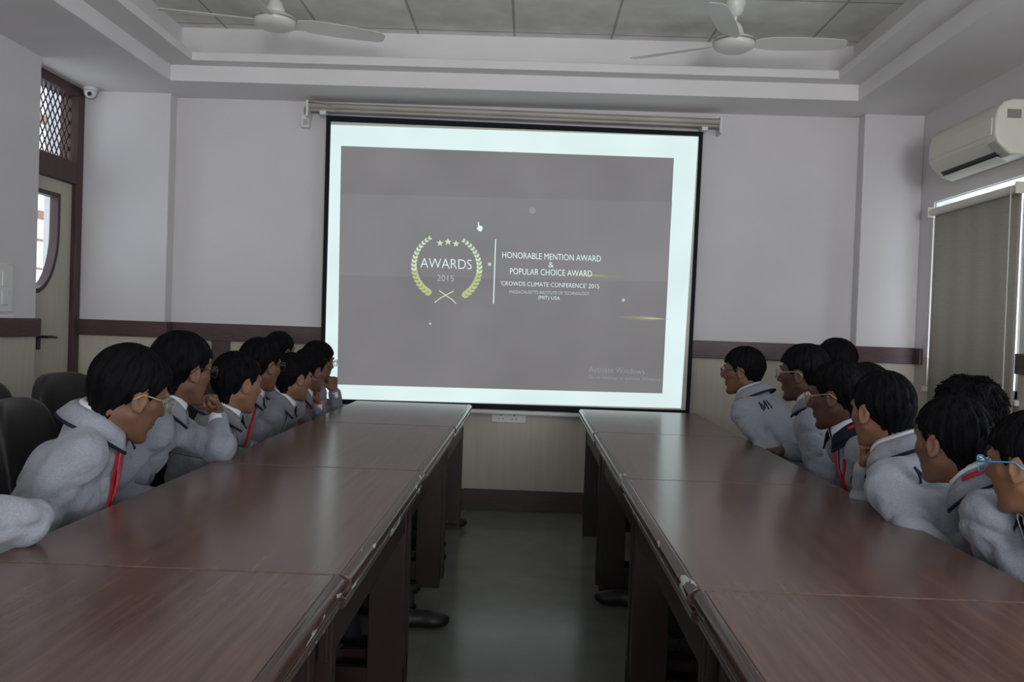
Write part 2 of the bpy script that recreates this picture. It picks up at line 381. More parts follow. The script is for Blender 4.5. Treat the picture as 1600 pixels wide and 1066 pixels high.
# right wall with the blind window, and the window nearer the camera
WY0, WY1, WZ0, WZ1 = 4.33, 5.31, .95, 2.115
VY0, VY1 = .4, 2.7
def rwall(z0, z1, m_):
    q = MB()
    def seg(y0, y1, za, zb):
        za, zb = max(za, z0), min(zb, z1)
        if zb > za + 1e-4: q.box(XR, XR + .2, y0, y1, za, zb)
    seg(YB, VY0, 0, 3.3); seg(VY1, WY0, 0, 3.3); seg(WY1, YW, 0, 3.3)
    seg(VY0, VY1, 0, WZ0); seg(VY0, VY1, 2.25, 3.3)
    seg(WY0, WY1, 0, WZ0); seg(WY0, WY1, WZ1, 3.3)
    return struct(q.build('wall_right', m_))
rwall(0, DB + .05, M['wall_low']); rwall(DB + .05, 3.3, M['wall'])
m = MB()
for (a, b) in ((YB, VY0 - .03), (VY1 + .03, WY0), (WY1 + .06, YC)): m.box(XR - .022, XR + .005, a, b, DB, DT)
struct(m.build('trim_right', M['dado'], bevel=.003))
struct(bx(XR - .02, XR + .005, YB, YC, 0, .14).build('baseboard_right', M['base'], bevel=.003))
def win(name, y0, y1, z0, z1, mull, tf=1.0):
    w = bpy.data.objects.new(name, None); COL.objects.link(w); w['kind'] = 'structure'; w.location = (XR, y0, z0)
    q = MB(); L, H = y1 - y0, z1 - z0; t = .045
    q.box(.012, .05, 0, t, 0, H); q.box(.012, .05, L - t * tf, L, 0, H); q.box(.012, .05, 0, L, 0, t); q.box(.012, .05, 0, L, H - t * tf, H)
    for i in range(1, mull): q.box(.015, .045, L * i / mull - .02, L * i / mull + .02, 0, H)
    q.build('window_frame', M['white_pl'], w, bevel=.002)
    bx(.028, .032, t, L - t * tf, t, H - t * tf).build('pane', M['glass'], w)
    bx(-.02, .012, -.02, L + .02, -.03, 0).build('window_sill', M['white_pl'], w, bevel=.004)
win('window_2', WY0, WY1, WZ0, WZ1, 1, .15)
win('window_3', VY0, VY1, WZ0, 2.25, 3)
# wall behind the camera with two windows
m = MB(); zz0, zz1 = .95, 2.4
xs = [(-2.05, -.55), (.35, 1.85)]
m.box(-3.0, XR + .2, YB - .2, YB, 0, zz0); m.box(-3.0, XR + .2, YB - .2, YB, zz1, 3.3)
m.box(-3.0, -2.05, YB - .2, YB, zz0, zz1); m.box(-.55, .35, YB - .2, YB, zz0, zz1); m.box(1.85, XR + .2, YB - .2, YB, zz0, zz1)
struct(m.build('wall_front', M['wall']))
struct(bx(-3.3, XR + .2, YB - .2, YW + .2, 3.3, 3.4).build('ceiling', M['ceil']))

# ceiling: perimeter soffit, stepped lip, raised tile panel
def ring(x0, x1, y0, y1, X0, X1, Y0, Y1, z0, z1, name, m_, bev=.004):
    """slab ring between outer rect and inner rect"""
    q = MB()
    vs = []; 
    for z in (z0, z1):
        vs += [(x0, y0, z), (x1, y0, z), (x1, y1, z), (x0, y1, z), (X0, Y0, z), (X1, Y0, z), (X1, Y1, z), (X0, Y1, z)]
    fs = []
    for i in range(4):
        j = (i + 1) % 4
        fs += [(i, j, 4 + j, 4 + i), (8 + i, 12 + i, 12 + j, 8 + j), (4 + i, 4 + j, 12 + j, 12 + i), (i, 8 + i, 8 + j, j)]
    q.add(vs, fs)
    return struct(q.build(name, m_, bevel=bev))
RX0, RX1, RY1, RY0 = -2.286, 1.98, 5.18, -2.9
ring(-3.12, XR + .02, YB, YW + .02, RX0, RX1, RY0, RY1, ZS, 2.80, 'ceiling', M['ceil'])
ring(-3.0, XR + .01, YB, YW + .01, RX0 + .175, RX1 - .16, RY0 + .12, RY1 - .10, 2.80, 2.852, 'ceiling', M['ceil'])
ring(-3.0, XR + .01, YB, YW + .01, RX0 + .02, RX1 + .0, RY0, 5.29, 2.852, 3.2, 'ceiling', M['ceil'])
struct(bx(RX0 - .1, RX1 + .1, RY0 - .1, 5.4, ZC, ZC + .03).build('ceiling', M['ctile']))

# ---------------------------------------------------------------- tables
YS = [5.10, 3.97, 2.75, 1.587, 0.42]
TW0 = .325; TW1 = 1.04; TH = .75; TT = .036
near = ['farthest, below the left half of the projection screen', 'second from the screen wall', 'third from the screen wall', 'nearest the camera, with a chipped pale edge']
def table(side, i, lab):
    y1, y0 = YS[i] - .003, YS[i + 1] + .003
    if side > 0 and i == 0: y1 -= .03
    jit = [0, .004, -.003, .005][i] * side
    t = thing('conference_table', lab, 'table', (side * (TW0 + TW1) / 2, (y0 + y1) / 2, 0), 0, 'dark wooden conference tables in two rows')
    cx, cy = (TW0 + TW1) / 2, (y0 + y1) / 2; L = (y1 - y0) / 2
    xi, xo = -(cx - TW0) + jit * side, (TW1 - cx)
    # top, its inner long edge is a separate worn lipping
    def sx(a): return a * side
    q = MB(); a, b = sorted((sx(xi + .024), sx(xo))); q.box(a, b, -L, L, TH - TT, TH)
    q.build('tabletop', M['top'], t, bevel=.0025)
    # lipping: bull-nose profile
    pr = [(xi + .024, TH - TT), (xi + .012, TH - TT), (xi + .002, TH - TT + .008), (xi, TH - TT * .5), (xi + .003, TH - .009), (xi + .010, TH - .002), (xi + .017, TH + .0012), (xi + .024, TH)]
    q = MB().prism([(sx(p[0]), p[1]) for p in pr], 'y', -L, L); q.build('edge_lipping', M['edge'], t, bevel=.002)
    pr = [(xi + .02, TH - TT - .034), (xi + .012, TH - TT - .028), (xi + .010, TH - TT - .012), (xi + .022, TH - TT - .006), (xi + .022, TH - TT), (xi + .045, TH - TT), (xi + .045, TH - TT - .034)]
    q = MB().prism([(sx(p[0]), p[1]) for p in pr], 'y', -L + .005, L - .005); q.build('under_moulding', M['edge'], t, bevel=.002)
    a, b = sorted((sx(xi + .05), sx(xi + .07))); bx(a, b, -L + .03, L - .03, TH - TT - .15, TH - TT).build('apron', M['slab'], t, bevel=.002)
    a, b = sorted((sx(xo - .10), sx(xo - .08))); bx(a, b, -L + .03, L - .03, TH - TT - .1, TH - TT).build('apron', M['slab'], t, bevel=.002)
    a, b = sorted((sx(xi + .045), sx(xo - .06)))
    a, b = sorted((sx(xi + .045), sx(xi + .16)))
    for yy in (-L + .05, L - .09):
        q = MB(); q.box(a, b, yy, yy + .035, 0, TH - TT)
        a2, b2 = sorted((sx(xo - .18), sx(xo - .06))); q.box(a2, b2, yy, yy + .035, 0, TH - TT)
        a3, b3 = sorted((sx(xi + .1), sx(xo - .1))); q.box(a3, b3, yy + .006, yy + .028, TH - TT - .15, TH - TT)
        a4, b4 = sorted((sx(xi + .045), sx(xo - .06))); q.box(a4, b4, yy + .004, yy + .031, .03, .12)
        q.build('end_frame', M['slab'], t, bevel=.002)
    return t
TL = ['dark mahogany conference table of the left row, farthest, beside the screen wall',
      'dark mahogany conference table of the left row, second from the screen wall',
      'dark mahogany conference table of the left row, third from the screen wall',
      'dark mahogany conference table at bottom left, nearest the camera, edge chipped pale']
for i in range(4):
    table(-1, i, TL[i]); table(1, i, TL[i].replace('left', 'right'))

# ---------------------------------------------------------------- projection screen
YSc = 5.47
def sp(px, py, d=0): return at(px, py, YSc - d)
scr = thing('projection_screen', 'pull-down projection screen with black border showing an awards slide', 'projection screen', (0.05, YSc, 0))
def quad(name, c, m_, d, th=.002, parent=scr):
    ps = [sp(x, y, d) for (x, y) in c]
    vs = [p - scr.location for p in ps] + [p - scr.location + Vector((0, th, 0)) for p in ps]
    return MB().add(vs, [(0, 1, 2, 3), (7, 6, 5, 4), (0, 4, 5, 1), (1, 5, 6, 2), (2, 6, 7, 3), (3, 7, 4, 0)]).build(name, m_, parent)
M['lit_white'] = emis('projected_white', (0.74, 0.90, 0.90), 1.0, (2.0, .05))
M['lit_grey'] = emis('projected_grey', (0.205, 0.20, 0.21), 1.0, (1.6, .10))
M['lit_grey2'] = emis('projected_lighter_grey', (0.225, 0.225, 0.235), 1.0, (1.6, .08))
M['lit_text'] = emis('projected_text', (0.80, 0.93, 0.95))
M['lit_dim'] = emis('projected_dim_text', (0.50, 0.55, 0.57))
M['lit_faint'] = emis('projected_faint_text', (0.30, 0.295, 0.30))
M['lit_gold'] = emis('projected_gold', (0.50, 0.56, 0.26))
M['lit_pgold'] = emis('projected_pale_gold', (0.62, 0.76, 0.52))
border_out = [(510, 180), (1099, 206), (1077, 651), (499, 630)]
fab = [(517, 190), (1092, 213), (1071, 641), (506, 623)]
quad('black_border', border_out, M['screen_bl'], 0)
quad('screen_fabric', fab, M['fabric_cream'], .004)
pic = quad('projected_picture', [(517, 195), (1091, 214), (1064, 638), (506, 623)], M['lit_white'], .008)
quad('slide', [(533, 228), (1053, 247), (1035, 615), (527, 601)], M['lit_grey'], .012)
quad('slide_glow', [(534, 303), (1050, 316), (1043, 440), (531, 430)], M['lit_grey2'], .014)
# case, brackets, bottom bar
cz0 = at(482, 165, YSc + .02) - scr.location; cz1 = at(1125, 191, YSc + .02) - scr.location
MB().tube([cz0, cz0.lerp(cz1, .5), cz1], .022, 14, up=(0, 0, 1)).build('roller_tube', M['alu'], scr, smooth=False)
MB().tube([cz0 + Vector((0, .0, -.028)), cz1 + Vector((0, .0, -.028))], .012, 10).build('roller_tube', M['alu'], scr)
for c, s_ in ((cz0, -1), (cz1, 1)):
    bx(c.x + s_ * .002 - .008, c.x + s_ * .002 + .008, c.y - .03, .1, c.z - .075, c.z + .03).build('bracket', M['white_pl'], scr, bevel=.002)
    bx(c.x - s_ * .10 - .02, c.x - s_ * .10 + .02, c.y - .02, .1, c.z - .06, c.z - .035).build('wall_clip', M['white_pl'], scr, bevel=.002)
b0 = at(505, 633, YSc + .03) - scr.location; b1 = at(1088, 656, YSc + .03) - scr.location
MB().tube([b0, b1], .018, 12).build('bottom_bar', M['white_pl'], scr)
q = MB(); bxp = at(477, 188, 5.53) - scr.location
q.box(bxp.x - .03, bxp.x + .025, bxp.y - .0, .11, bxp.z - .045, bxp.z + .04)
sb = q.build('switch_box', M['white_pl'], scr, bevel=.004)
bx(bxp.x - .012, bxp.x + .018, bxp.y - .008, bxp.y, bxp.z - .03, bxp.z + .005).build('rocker_switch', M['alu'], sb)
q = MB(); q.tube([bxp + Vector((-.01, .03, .04)), bxp + Vector((-.005, .0, .08)), cz0 + Vector((.01, -.03, .02)), cz0 + Vector((.07, -.028, .022)), cz0 + Vector((.16, -.026, .0))], .006, 8)
q.build('cable', M['alu'], scr, smooth=True)

def text_mesh(body, name, quadpx, m_, d=.018, offset=0.0, shear=0):
    """writing laid onto the slide: text outline stretched between four points of the picture (TL, TR, BR, BL)"""
    cu = bpy.data.curves.new(name, 'FONT'); cu.body = body; cu.size = 1; cu.offset = offset; cu.resolution_u = 4
    o = bpy.data.objects.new(name, cu); COL.objects.link(o)
    dg = bpy.context.evaluated_depsgraph_get(); me = bpy.data.meshes.new_from_object(o.evaluated_get(dg))
    bpy.data.objects.remove(o); 
    co = np.array([v.co[:] for v in me.vertices]); mn, mx = co.min(0), co.max(0)
    TLp, TRp, BRp, BLp = [sp(x, y, d) for (x, y) in quadpx]
    for v, c in zip(me.vertices, co):
        u = (c[0] - mn[0]) / (mx[0] - mn[0]); w = (c[1] - mn[1]) / (mx[1] - mn[1])
        v.co = (BLp.lerp(BRp, u)).lerp(TLp.lerp(TRp, u), w) - scr.location
    me.materials.clear(); me.materials.append(m_)
    ob = bpy.data.objects.new(name, me); COL.objects.link(ob); ob.parent = scr
    return ob
def line_q(x0, y0, x1, y1, h): return [(x0, y0 - h), (x1, y1 - h), (x1, y1), (x0, y0)]
text_mesh('AWARDS', 'slide_writing', line_q(657, 418, 737, 421, 15), M['lit_text'], offset=-.012)
text_mesh('2015', 'slide_writing', line_q(683, 439, 709, 440, 9.5), M['lit_dim'], offset=-.012)
text_mesh('HONORABLE MENTION AWARD', 'slide_writing', line_q(785, 403, 939, 409, 9.5), M['lit_text'], offset=-.004)
text_mesh('&', 'slide_writing', line_q(857, 418, 865, 418.3, 8.5), M['lit_text'], offset=-.01)
text_mesh('POPULAR CHOICE AWARD', 'slide_writing', line_q(797, 428.5, 925, 432.5, 9.5), M['lit_text'], offset=-.004)
text_mesh("'CROWDS CLIMATE CONFERENCE' 2015", 'slide_writing', line_q(782, 446, 936, 451, 7), M['lit_text'], offset=-.008)
text_mesh('MASSACHUSETTS INSTITUTE OF TECHNOLOGY', 'slide_writing', line_q(796, 458.5, 921, 461.5, 5), M['lit_dim'])
text_mesh('(MIT) USA', 'slide_writing', line_q(841, 469, 875, 470.5, 7), M['lit_text'], offset=-.008)
text_mesh('Activate Windows', 'slide_writing', line_q(920, 581, 1007, 585, 8.5), M['lit_faint'])
text_mesh('Go to Settings to activate Windows.', 'slide_writing', line_q(920, 593, 1034, 597.5, 6.5), M['lit_faint'])
def ribbon2(pts, w, name, m_, d=.018):
    q = MB(); ps = [Vector((x, y, 0)) for x, y in pts]; vs = []
    for i, p in enumerate(ps):
        t = (ps[min(i + 1, len(ps) - 1)] - ps[max(0, i - 1)]).normalized(); n = Vector((-t.y, t.x, 0)) * w / 2
        for s_ in (1, -1): vs.append(sp(p.x + n.x * s_, p.y + n.y * s_, d) - scr.location)
    q.add(vs, [(2 * i, 2 * i + 1, 2 * i + 3, 2 * i + 2) for i in range(len(ps) - 1)]); return q.build(name, m_, scr)
ribbon2([(774.5, 374), (771, 475)], 1.5, 'slide_rule', M['lit_text'])
# laurel wreath: stems and leaves
q = MB(); cxw, cyw = 698, 417
def leaf(q, x, y, ang, L, w):
    c, s_ = math.cos(ang), math.sin(ang); pts = [(0, 0), (L * .35, w), (L * .75, w * .7), (L, 0), (L * .75, -w * .7), (L * .35, -w)]
    q.add([sp(x + a * c - b * s_, y + a * s_ + b * c, .018) - scr.location for a, b in pts], [(0, 1, 2, 3, 4, 5)])
qa, qb = MB(), MB()
for sg in (-1, 1):
    for k in range(17):
        t = R(62) - k / 16 * R(118)          # angle below the horizontal
        x = cxw + sg * 51 * math.cos(t); y = cyw + 2 * sg + 50 * math.sin(t)
        tang = math.atan2(-50 * math.cos(t), sg * 51 * math.sin(t))
        L = 10.5 - k * .3
        for s2 in (-1, 1):
            leaf(qa if k < 7 else qb, x, y, tang + s2 * .55, L, 2.5 - k * .05)
qa.build('laurel_leaves', M['lit_gold'], scr); qb.build('laurel_leaves', M['lit_pgold'], scr)
ribbon2([(679, 473), (688, 466), (697, 461), (709, 455)], 1.4, 'laurel_stem', M['lit_pgold']); ribbon2([(713, 475), (706, 468), (697, 462), (686, 454)], 1.4, 'laurel_stem', M['lit_pgold'], .0185)
q = MB()
for (x, y, r_) in ((687.5, 380, 5.6), (700, 378, 6), (712.5, 381, 5.6)):
    vs = []
    for k in range(10):
        a = -math.pi / 2 + k * math.pi / 5; rr = r_ if k % 2 == 0 else r_ * .42
        vs.append(sp(x + rr * math.cos(a), y + rr * math.sin(a), .018) - scr.location)
    vs.append(sp(x, y, .018) - scr.location)
    q.add(vs, [(k, (k + 1) % 10, 10) for k in range(10)])
q.build('slide_stars', M['lit_pgold'], scr)
q = MB(); hx, hy_ = 744, 347
hand = [(3, 0), (5, 0), (5.5, 6), (11, 7.5), (12, 9), (11, 14), (9, 16.5), (4.5, 15.5), (1, 11), (1.5, 9.5), (3.3, 10.5)]
q.add([sp(hx + a * .85, hy_ + b * .9, .019) - scr.location for a, b in hand], [tuple(range(len(hand)))]); q.build('pointer_hand', M['lit_text'], scr)
for (x, y, r_, mm) in ((832, 329, 5, 'lit_faint'), (765, 413, 3, 'lit_dim'), (974, 469, 2.5, 'lit_dim'), (672, 506, 2, 'lit_dim')):
    q = MB(); q.add([sp(x + r_ * math.cos(a), y + r_ * math.sin(a), .016) - scr.location for a in np.linspace(0, 2 * math.pi, 13)[:-1]], [tuple(range(12))]); q.build('slide_sparkle', M[mm], scr)
M['lit_f1'] = emis('projected_flare_faint', (0.25, 0.25, 0.215)); M['lit_f2'] = emis('projected_flare_mid', (0.34, 0.35, 0.22)); M['lit_f3'] = emis('projected_flare', (0.47, 0.50, 0.28))
def lens_shape(x0, y0, x1, y1, w, name, m_, d):
    q = MB(); n = 12; up, dn = [], []
    for i in range(n + 1):
        t = i / n; h = w * math.sin(math.pi * t) ** 1.5 / 2; x = x0 + (x1 - x0) * t; y = y0 + (y1 - y0) * t
        up.append(sp(x, y - h, d) - scr.location); dn.append(sp(x, y + h, d) - scr.location)
    return q.add(up + dn[::-1][1:-1], [tuple(range(2 * n))]).build(name, m_, scr)
lens_shape(960, 495, 1046, 499, 7, 'slide_flare', M['lit_f1'], .0155); lens_shape(985, 496, 1045, 499, 3.6, 'slide_flare', M['lit_f2'], .0160); lens_shape(1000, 497, 1042, 498.6, 1.8, 'slide_flare', M['lit_f3'], .0165)
lens_shape(870, 427, 985, 434, 7, 'slide_flare', M['lit_f1'], .0155); lens_shape(890, 428.5, 955, 432, 3.5, 'slide_flare', M['lit_f2'], .0160)

# sockets below the screen
sk = at(795, 652, YW)
so = thing('wall_socket', 'white double power socket plate on the wall below the screen', 'socket', (sk.x, YW, sk.z))
bx(-.115, .115, -.014, 0, -.036, .036).build('plate', M['white_pl'], so, bevel=.004)
for x0 in (-.052, .036):
    bx(x0 - .026, x0 + .026, -.017, -.013, -.028, .028).build('socket_insert', M['white_pl'], so, bevel=.002)
    q = MB()
    for (a, b, r_) in ((0, .014, .0055), (-.013, -.011, .004), (.013, -.011, .004)): q.tube([(x0 + a, -.0185, b), (x0 + a, -.016, b)], r_, 10)
    q.build('socket_holes', M['black'], so)
# switchboard on the left wall
sb = at(9, 450, 4.5 * 0 + 4.42); sz = sb.z
so = thing('switchboard', 'white switch plate with two rockers on the left wall', 'switchboard', (XL, 4.47, sz))
bx(0, .014, -.07, .07, -.13, .13).build('plate', M['white_pl'], so, bevel=.004)
for z0 in (-.05, .05): bx(.013, .02, -.03, .03, z0 - .04, z0 + .04).build('rocker_switch', M['white_pl'], so, bevel=.003)
bx(0, .018, -.075, .075, -.19, -.145).build('lower_plate', M['white_pl'], so, bevel=.004)
# dome camera
cp = at(141, 146, 5.40)
dc = thing('security_camera', 'small white dome security camera in the left ceiling corner', 'camera', (cp.x, cp.y, ZS))
MB().lathe([(.045, -.02), (.045, 0)], n=20).build('base', M['white_pl'], dc, bevel=.003)
q = MB().lathe([(.0, -.068), (.018, -.064), (.032, -.052), (.038, -.034), (.038, -.02)], n=20).build('dome', M['white_pl'], dc, smooth=True)
MB().tube([(.012, -.03, -.045), (.018, -.046, -.052)], .013, 12).build('lens', M['black'], dc)

# ---------------------------------------------------------------- ceiling fans
def fan(x, y, zb, angs, lab, droop=0):
    t = thing('ceiling_fan', lab, 'ceiling fan', (x, y, 0), 0, 'white ceiling fans')
    t.location.z = zb
    MB().lathe([(.02, -.045), (.075, -.04), (.105, -.025), (.112, 0), (.108, .018), (.085, .028), (.05, .033)], n=36).build('motor_housing', M['fan'], t, smooth=True)
    MB().lathe([(.108, -.002), (.116, -.001), (.116, .006), (.108, .007)], n=36).build('trim_ring', M['metal'], t, smooth=True)
    MB().lathe([(.045, .03), (.05, .06), (.035, .10), (.018, .115)], n=24).build('lower_canopy', M['fan'], t, smooth=True)
    MB().tube([(0, 0, .1), (0, 0, ZC - zb)], .011, 12).build('down_rod', M['fan'], t, smooth=True)
    MB().lathe([(.016, ZC - zb - .09), (.04, ZC - zb - .07), (.055, ZC - zb - .02), (.056, ZC - zb)], n=24).build('ceiling_canopy', M['fan'], t, smooth=True)
    for a in angs:
        q = MB(); c, s_ = math.cos(a), math.sin(a); pts = []
        stn = [(.10, .028, .2), (.15, .045, .2), (.2, .058, .18), (.35, .062, .16), (.5, .056, .14), (.58, .048, .12), (.6, .03, .12)]
        vs = []
        for (r_, w, tw_) in stn:
            for sg in (-1, 1):
                for dz in (.0015, -.0015):
                    lx, ly, lz = r_, sg * w, -sg * w * math.sin(tw_ + .08) + dz
                    vs.append((lx * c - ly * s_, lx * s_ + ly * c, lz))
        fs = []
        for i in range(len(stn) - 1):
            b = 4 * i
            fs += [(b, b + 4, b + 6, b + 2), (b + 1, b + 3, b + 7, b + 5), (b, b + 1, b + 5, b + 4), (b + 2, b + 6, b + 7, b + 3)]
        fs += [(0, 2, 3, 1), (len(vs) - 4, len(vs) - 3, len(vs) - 1, len(vs) - 2)]
        q.add(vs, fs); q.build('blade', M['fan'], t, smooth=False)
fc = at(1147, 68, 4.62)
fan(fc.x, 4.62, fc.z, [R(-3), R(-112), R(150)], 'white three-blade ceiling fan at right, near the air conditioner')
fc = at(430, 33, 4.52)
fan(fc.x, 4.52, fc.z, [R(22), R(192), R(-98)], 'white three-blade ceiling fan at left, above the left table row')

# ---------------------------------------------------------------- air conditioner
A1 = at(1447, 230, 4.62)
ay1, ay0 = 4.95, 4.25
azt, azb = 2.475, 2.19
ac = thing('air_conditioner', 'white split air conditioner on the right wall above the blind', 'air conditioner', (XR, 0, 0))
prof = [(0, azb + .03), (0, azt), (-.13, azt), (-.175, azt - .015), (-.203, azt - .05), (-.215, azt - .10), (-.215, azb + .10), (-.2, azb + .065), (-.14, azb + .008), (-.04, azb)]
MB().prism([(p[0], p[1]) for p in prof], 'y', 0, ay1 - ay0).build('casing', M['ac_pl'], ac, bevel=.012, seg=3)
ac.location = (XR, ay0, 0)
Lc = ay1 - ay0
bx(-.2205, -.212, .03, Lc - .015, azb + .105, azt - .09).build('front_panel', M['ac_pl'], ac, bevel=.004)
def slant(y0, y1, a, b, th):
    pa, pb = Vector((a[0], 0, a[1])), Vector((b[0], 0, b[1])); n = (pb - pa).cross(Vector((0, 1, 0))).normalized() * th
    vs = [Vector((p.x, y, p.z)) for p in (pa, pb, pb + n, pa + n) for y in (y0, y1)]
    return MB().add(vs, [(0, 1, 3, 2), (2, 3, 5, 4), (4, 5, 7, 6), (6, 7, 1, 0), (0, 2, 4, 6), (1, 7, 5, 3)])
slant(.085, Lc - .05, (-.2075, azb + .082), (-.145, azb + .008), .007).build('outlet', M['black'], ac)
slant(.08, Lc - .05, (-.160, azb + .002), (-.10, azb - .020), .005).build('louver', M['ac_pl'], ac, bevel=.001)
slant(.02, .08, (-.206, azb + .066), (-.137, azb), .008).build('louver_motor_cover', M['metal'], ac)
q = bx(-.16, -.09, -.002, 0, azt - .10, azt - .055).build('rating_label', M['metal'], ac)

# ---------------------------------------------------------------- roller blind
bl = thing('roller_blind', 'olive-grey roller blind drawn down over the right window', 'blind', (XR, WY0, 0))
B0, B1, BZ = -.008, WY1 - WY0 - .075, WZ1 - .075
MB().tube([(-.035, B0, BZ), (-.035, B1 + .01, BZ)], .024, 16).build('roller', M['ac_pl'], bl, smooth=False)
q = MB(); n = 24
vs = []; fs = []
for i in range(n + 1):
    y = B0 + (B1 - B0) * i / n
    for z in (BZ, .62): vs.append((-.028 + .003 * math.sin(i * 1.1), y, z))
for i in range(n): fs.append((2 * i, 2 * i + 1, 2 * i + 3, 2 * i + 2))
q.add(vs, fs); o = q.build('blind_fabric', M['blind'], bl, smooth=True)
sm = o.modifiers.new('sol', 'SOLIDIFY'); sm.thickness = .002
MB().tube([(-.028, B0, .62), (-.028, B1, .62)], .01, 10).build('bottom_rail', M['ac_pl'], bl)
for y in (B0 - .012, B1 + .012): bx(-.065, .02, y, y + .008, BZ - .03, BZ + .03).build('bracket', M['ac_pl'], bl)
MB().tube([(-.062, .03, BZ), (-.062, .022, .75)], .003, 6).build('pull_chain', M['white_pl'], bl)

# ---------------------------------------------------------------- chairs
def make_chair():
    t = thing('office_chair', 'x', 'chair')
    # local: sitter faces +x
    def pad(cx, cz, sx, sy, sz, tilt, name, bulge=.02):
        q = MB(); nu, nv = 12, 10; vs = []; fs = []
        me_pts = []
        import bmesh
        bm = bmesh.new(); bmesh.ops.create_cube(bm, size=1)
        bmesh.ops.subdivide_edges(bm, edges=bm.edges, cuts=5, use_grid_fill=True)
        for v in bm.verts:
            p = v.co.copy() * 2
            # superellipsoid-like rounding
            l = (abs(p.x) ** 5 + abs(p.y) ** 5 + abs(p.z) ** 5) ** (1 / 5)
            p = p / max(l, 1e-6) * 1.0
            v.co = Vector((p.x * sx / 2, p.y * sy / 2, p.z * sz / 2))
        rot = Matrix.Rotation(tilt, 3, 'Y')
        for v in bm.verts:
            c = v.co
            if name == 'backrest':
                c.x += -.05 * (1 - (2 * c.y / sy) ** 2) + .05; w = 1 - .22 * max(0, c.z / (sz / 2)) ** 3; c.y *= w
            v.co = rot @ c + Vector((cx, 0, cz))
        me = bpy.data.meshes.new(name); bm.to_mesh(me); bm.free(); me.materials.append(M['leather'])
        me.polygons.foreach_set('use_smooth', [True] * len(me.polygons))
        o = bpy.data.objects.new(name, me); COL.objects.link(o); o.parent = t
        s_ = o.modifiers.new('s', 'SUBSURF'); s_.levels = 1; s_.render_levels = 1
        return o
    pad(0, .44, .46, .42, .10, 0, 'seat'); pad(-.24, .70, .09, .41, .50, R(-10), 'backrest')
    MB().tube([(-.06, 0, .40), (-.2, 0, .40), (-.27, 0, .46), (-.285, 0, .62)], .022, 10, flat=1.0).build('back_support', M['black'], t, smooth=True)
    MB().tube([(0, 0, .1), (0, 0, .40)], .027, 14).build('column', M['black'], t)
    q = MB()
    for k in range(5):
        a = k * 2 * math.pi / 5; q.tube([(.02 * math.cos(a), .02 * math.sin(a), .11), (.21 * math.cos(a), .21 * math.sin(a), .065)], [.025, .016], 8)
    b = q.build('star_base', M['black'], t)
    for k in range(5):
        a = k * 2 * math.pi / 5; x, y = .21 * math.cos(a), .21 * math.sin(a)
        MB().tube([(x - .012 * math.sin(a), y + .012 * math.cos(a), .027), (x + .012 * math.sin(a), y - .012 * math.cos(a), .027)], .027, 12).build('castor', M['black'], b)
    return t
CH = make_chair(); ch_used = [False]
def place_chair(x, y, rz, lab, group='black padded office chairs around the tables'):
    c = CH if not ch_used[0] else copy_tree(CH); ch_used[0] = True
    c.location = (x, y, 0); c.rotation_euler = (0, 0, rz); c['label'] = lab; c['group'] = group
    return c

# ---------------------------------------------------------------- signed-distance modelling of bodies and cloth
def V(*a): return np.array(a, dtype=np.float64)
def nrm(a): return a / np.linalg.norm(a)
class Cap:
    def __init__(s, a, b, ra, rb): s.a, s.b, s.ra, s.rb = np.array(a, float), np.array(b, float), ra, rb
    def __call__(s, P):
        ba = s.b - s.a; t = np.clip(((P - s.a) @ ba) / max(ba @ ba, 1e-9), 0, 1)
        return np.linalg.norm(P - s.a - t[..., None] * ba, axis=-1) - (s.ra + (s.rb - s.ra) * t)
    def bb(s): r = max(s.ra, s.rb); return np.minimum(s.a, s.b) - r, np.maximum(s.a, s.b) + r
class Ell:
    def __init__(s, c, axes, rad): s.c, s.A, s.r = np.array(c, float), np.array(axes, float), np.array(rad, float)
    def __call__(s, P):
        q = (P - s.c) @ s.A.T; k0 = np.linalg.norm(q / s.r, axis=-1); k1 = np.linalg.norm(q / s.r ** 2, axis=-1)
        return k0 * (k0 - 1) / np.maximum(k1, 1e-6)
    def bb(s): m_ = s.r.max(); return s.c - m_, s.c + m_
def smin(a, b, k):
    h = np.clip(.5 + .5 * (b - a) / k, 0, 1); return b + (a - b) * h - k * h * (1 - h)
def smax(a, b, k): return -smin(-a, -b, k)
class SDF:
    """ordered list of (prim, k, op)"""
    def __init__(s): s.l = []; s.post = None
    def add(s, p, k=.02): s.l.append((p, k, 1)); return s
    def sub(s, p, k=.01): s.l.append((p, k, -1)); return s
    def __call__(s, P):
        d = None
        for p, k, op in s.l:
            e = p(P)
            d = e if d is None else (smin(d, e, k) if op == 1 else smax(d, -e, k))
        if s.post: d = s.post(P, d)
        return d
    def bounds(s):
        lo = np.full(3, 1e9); hi = -lo
        for p, k, op in s.l:
            if op == 1:
                a, b = p.bb(); lo = np.minimum(lo, a); hi = np.maximum(hi, b)
        return lo - .02, hi + .02
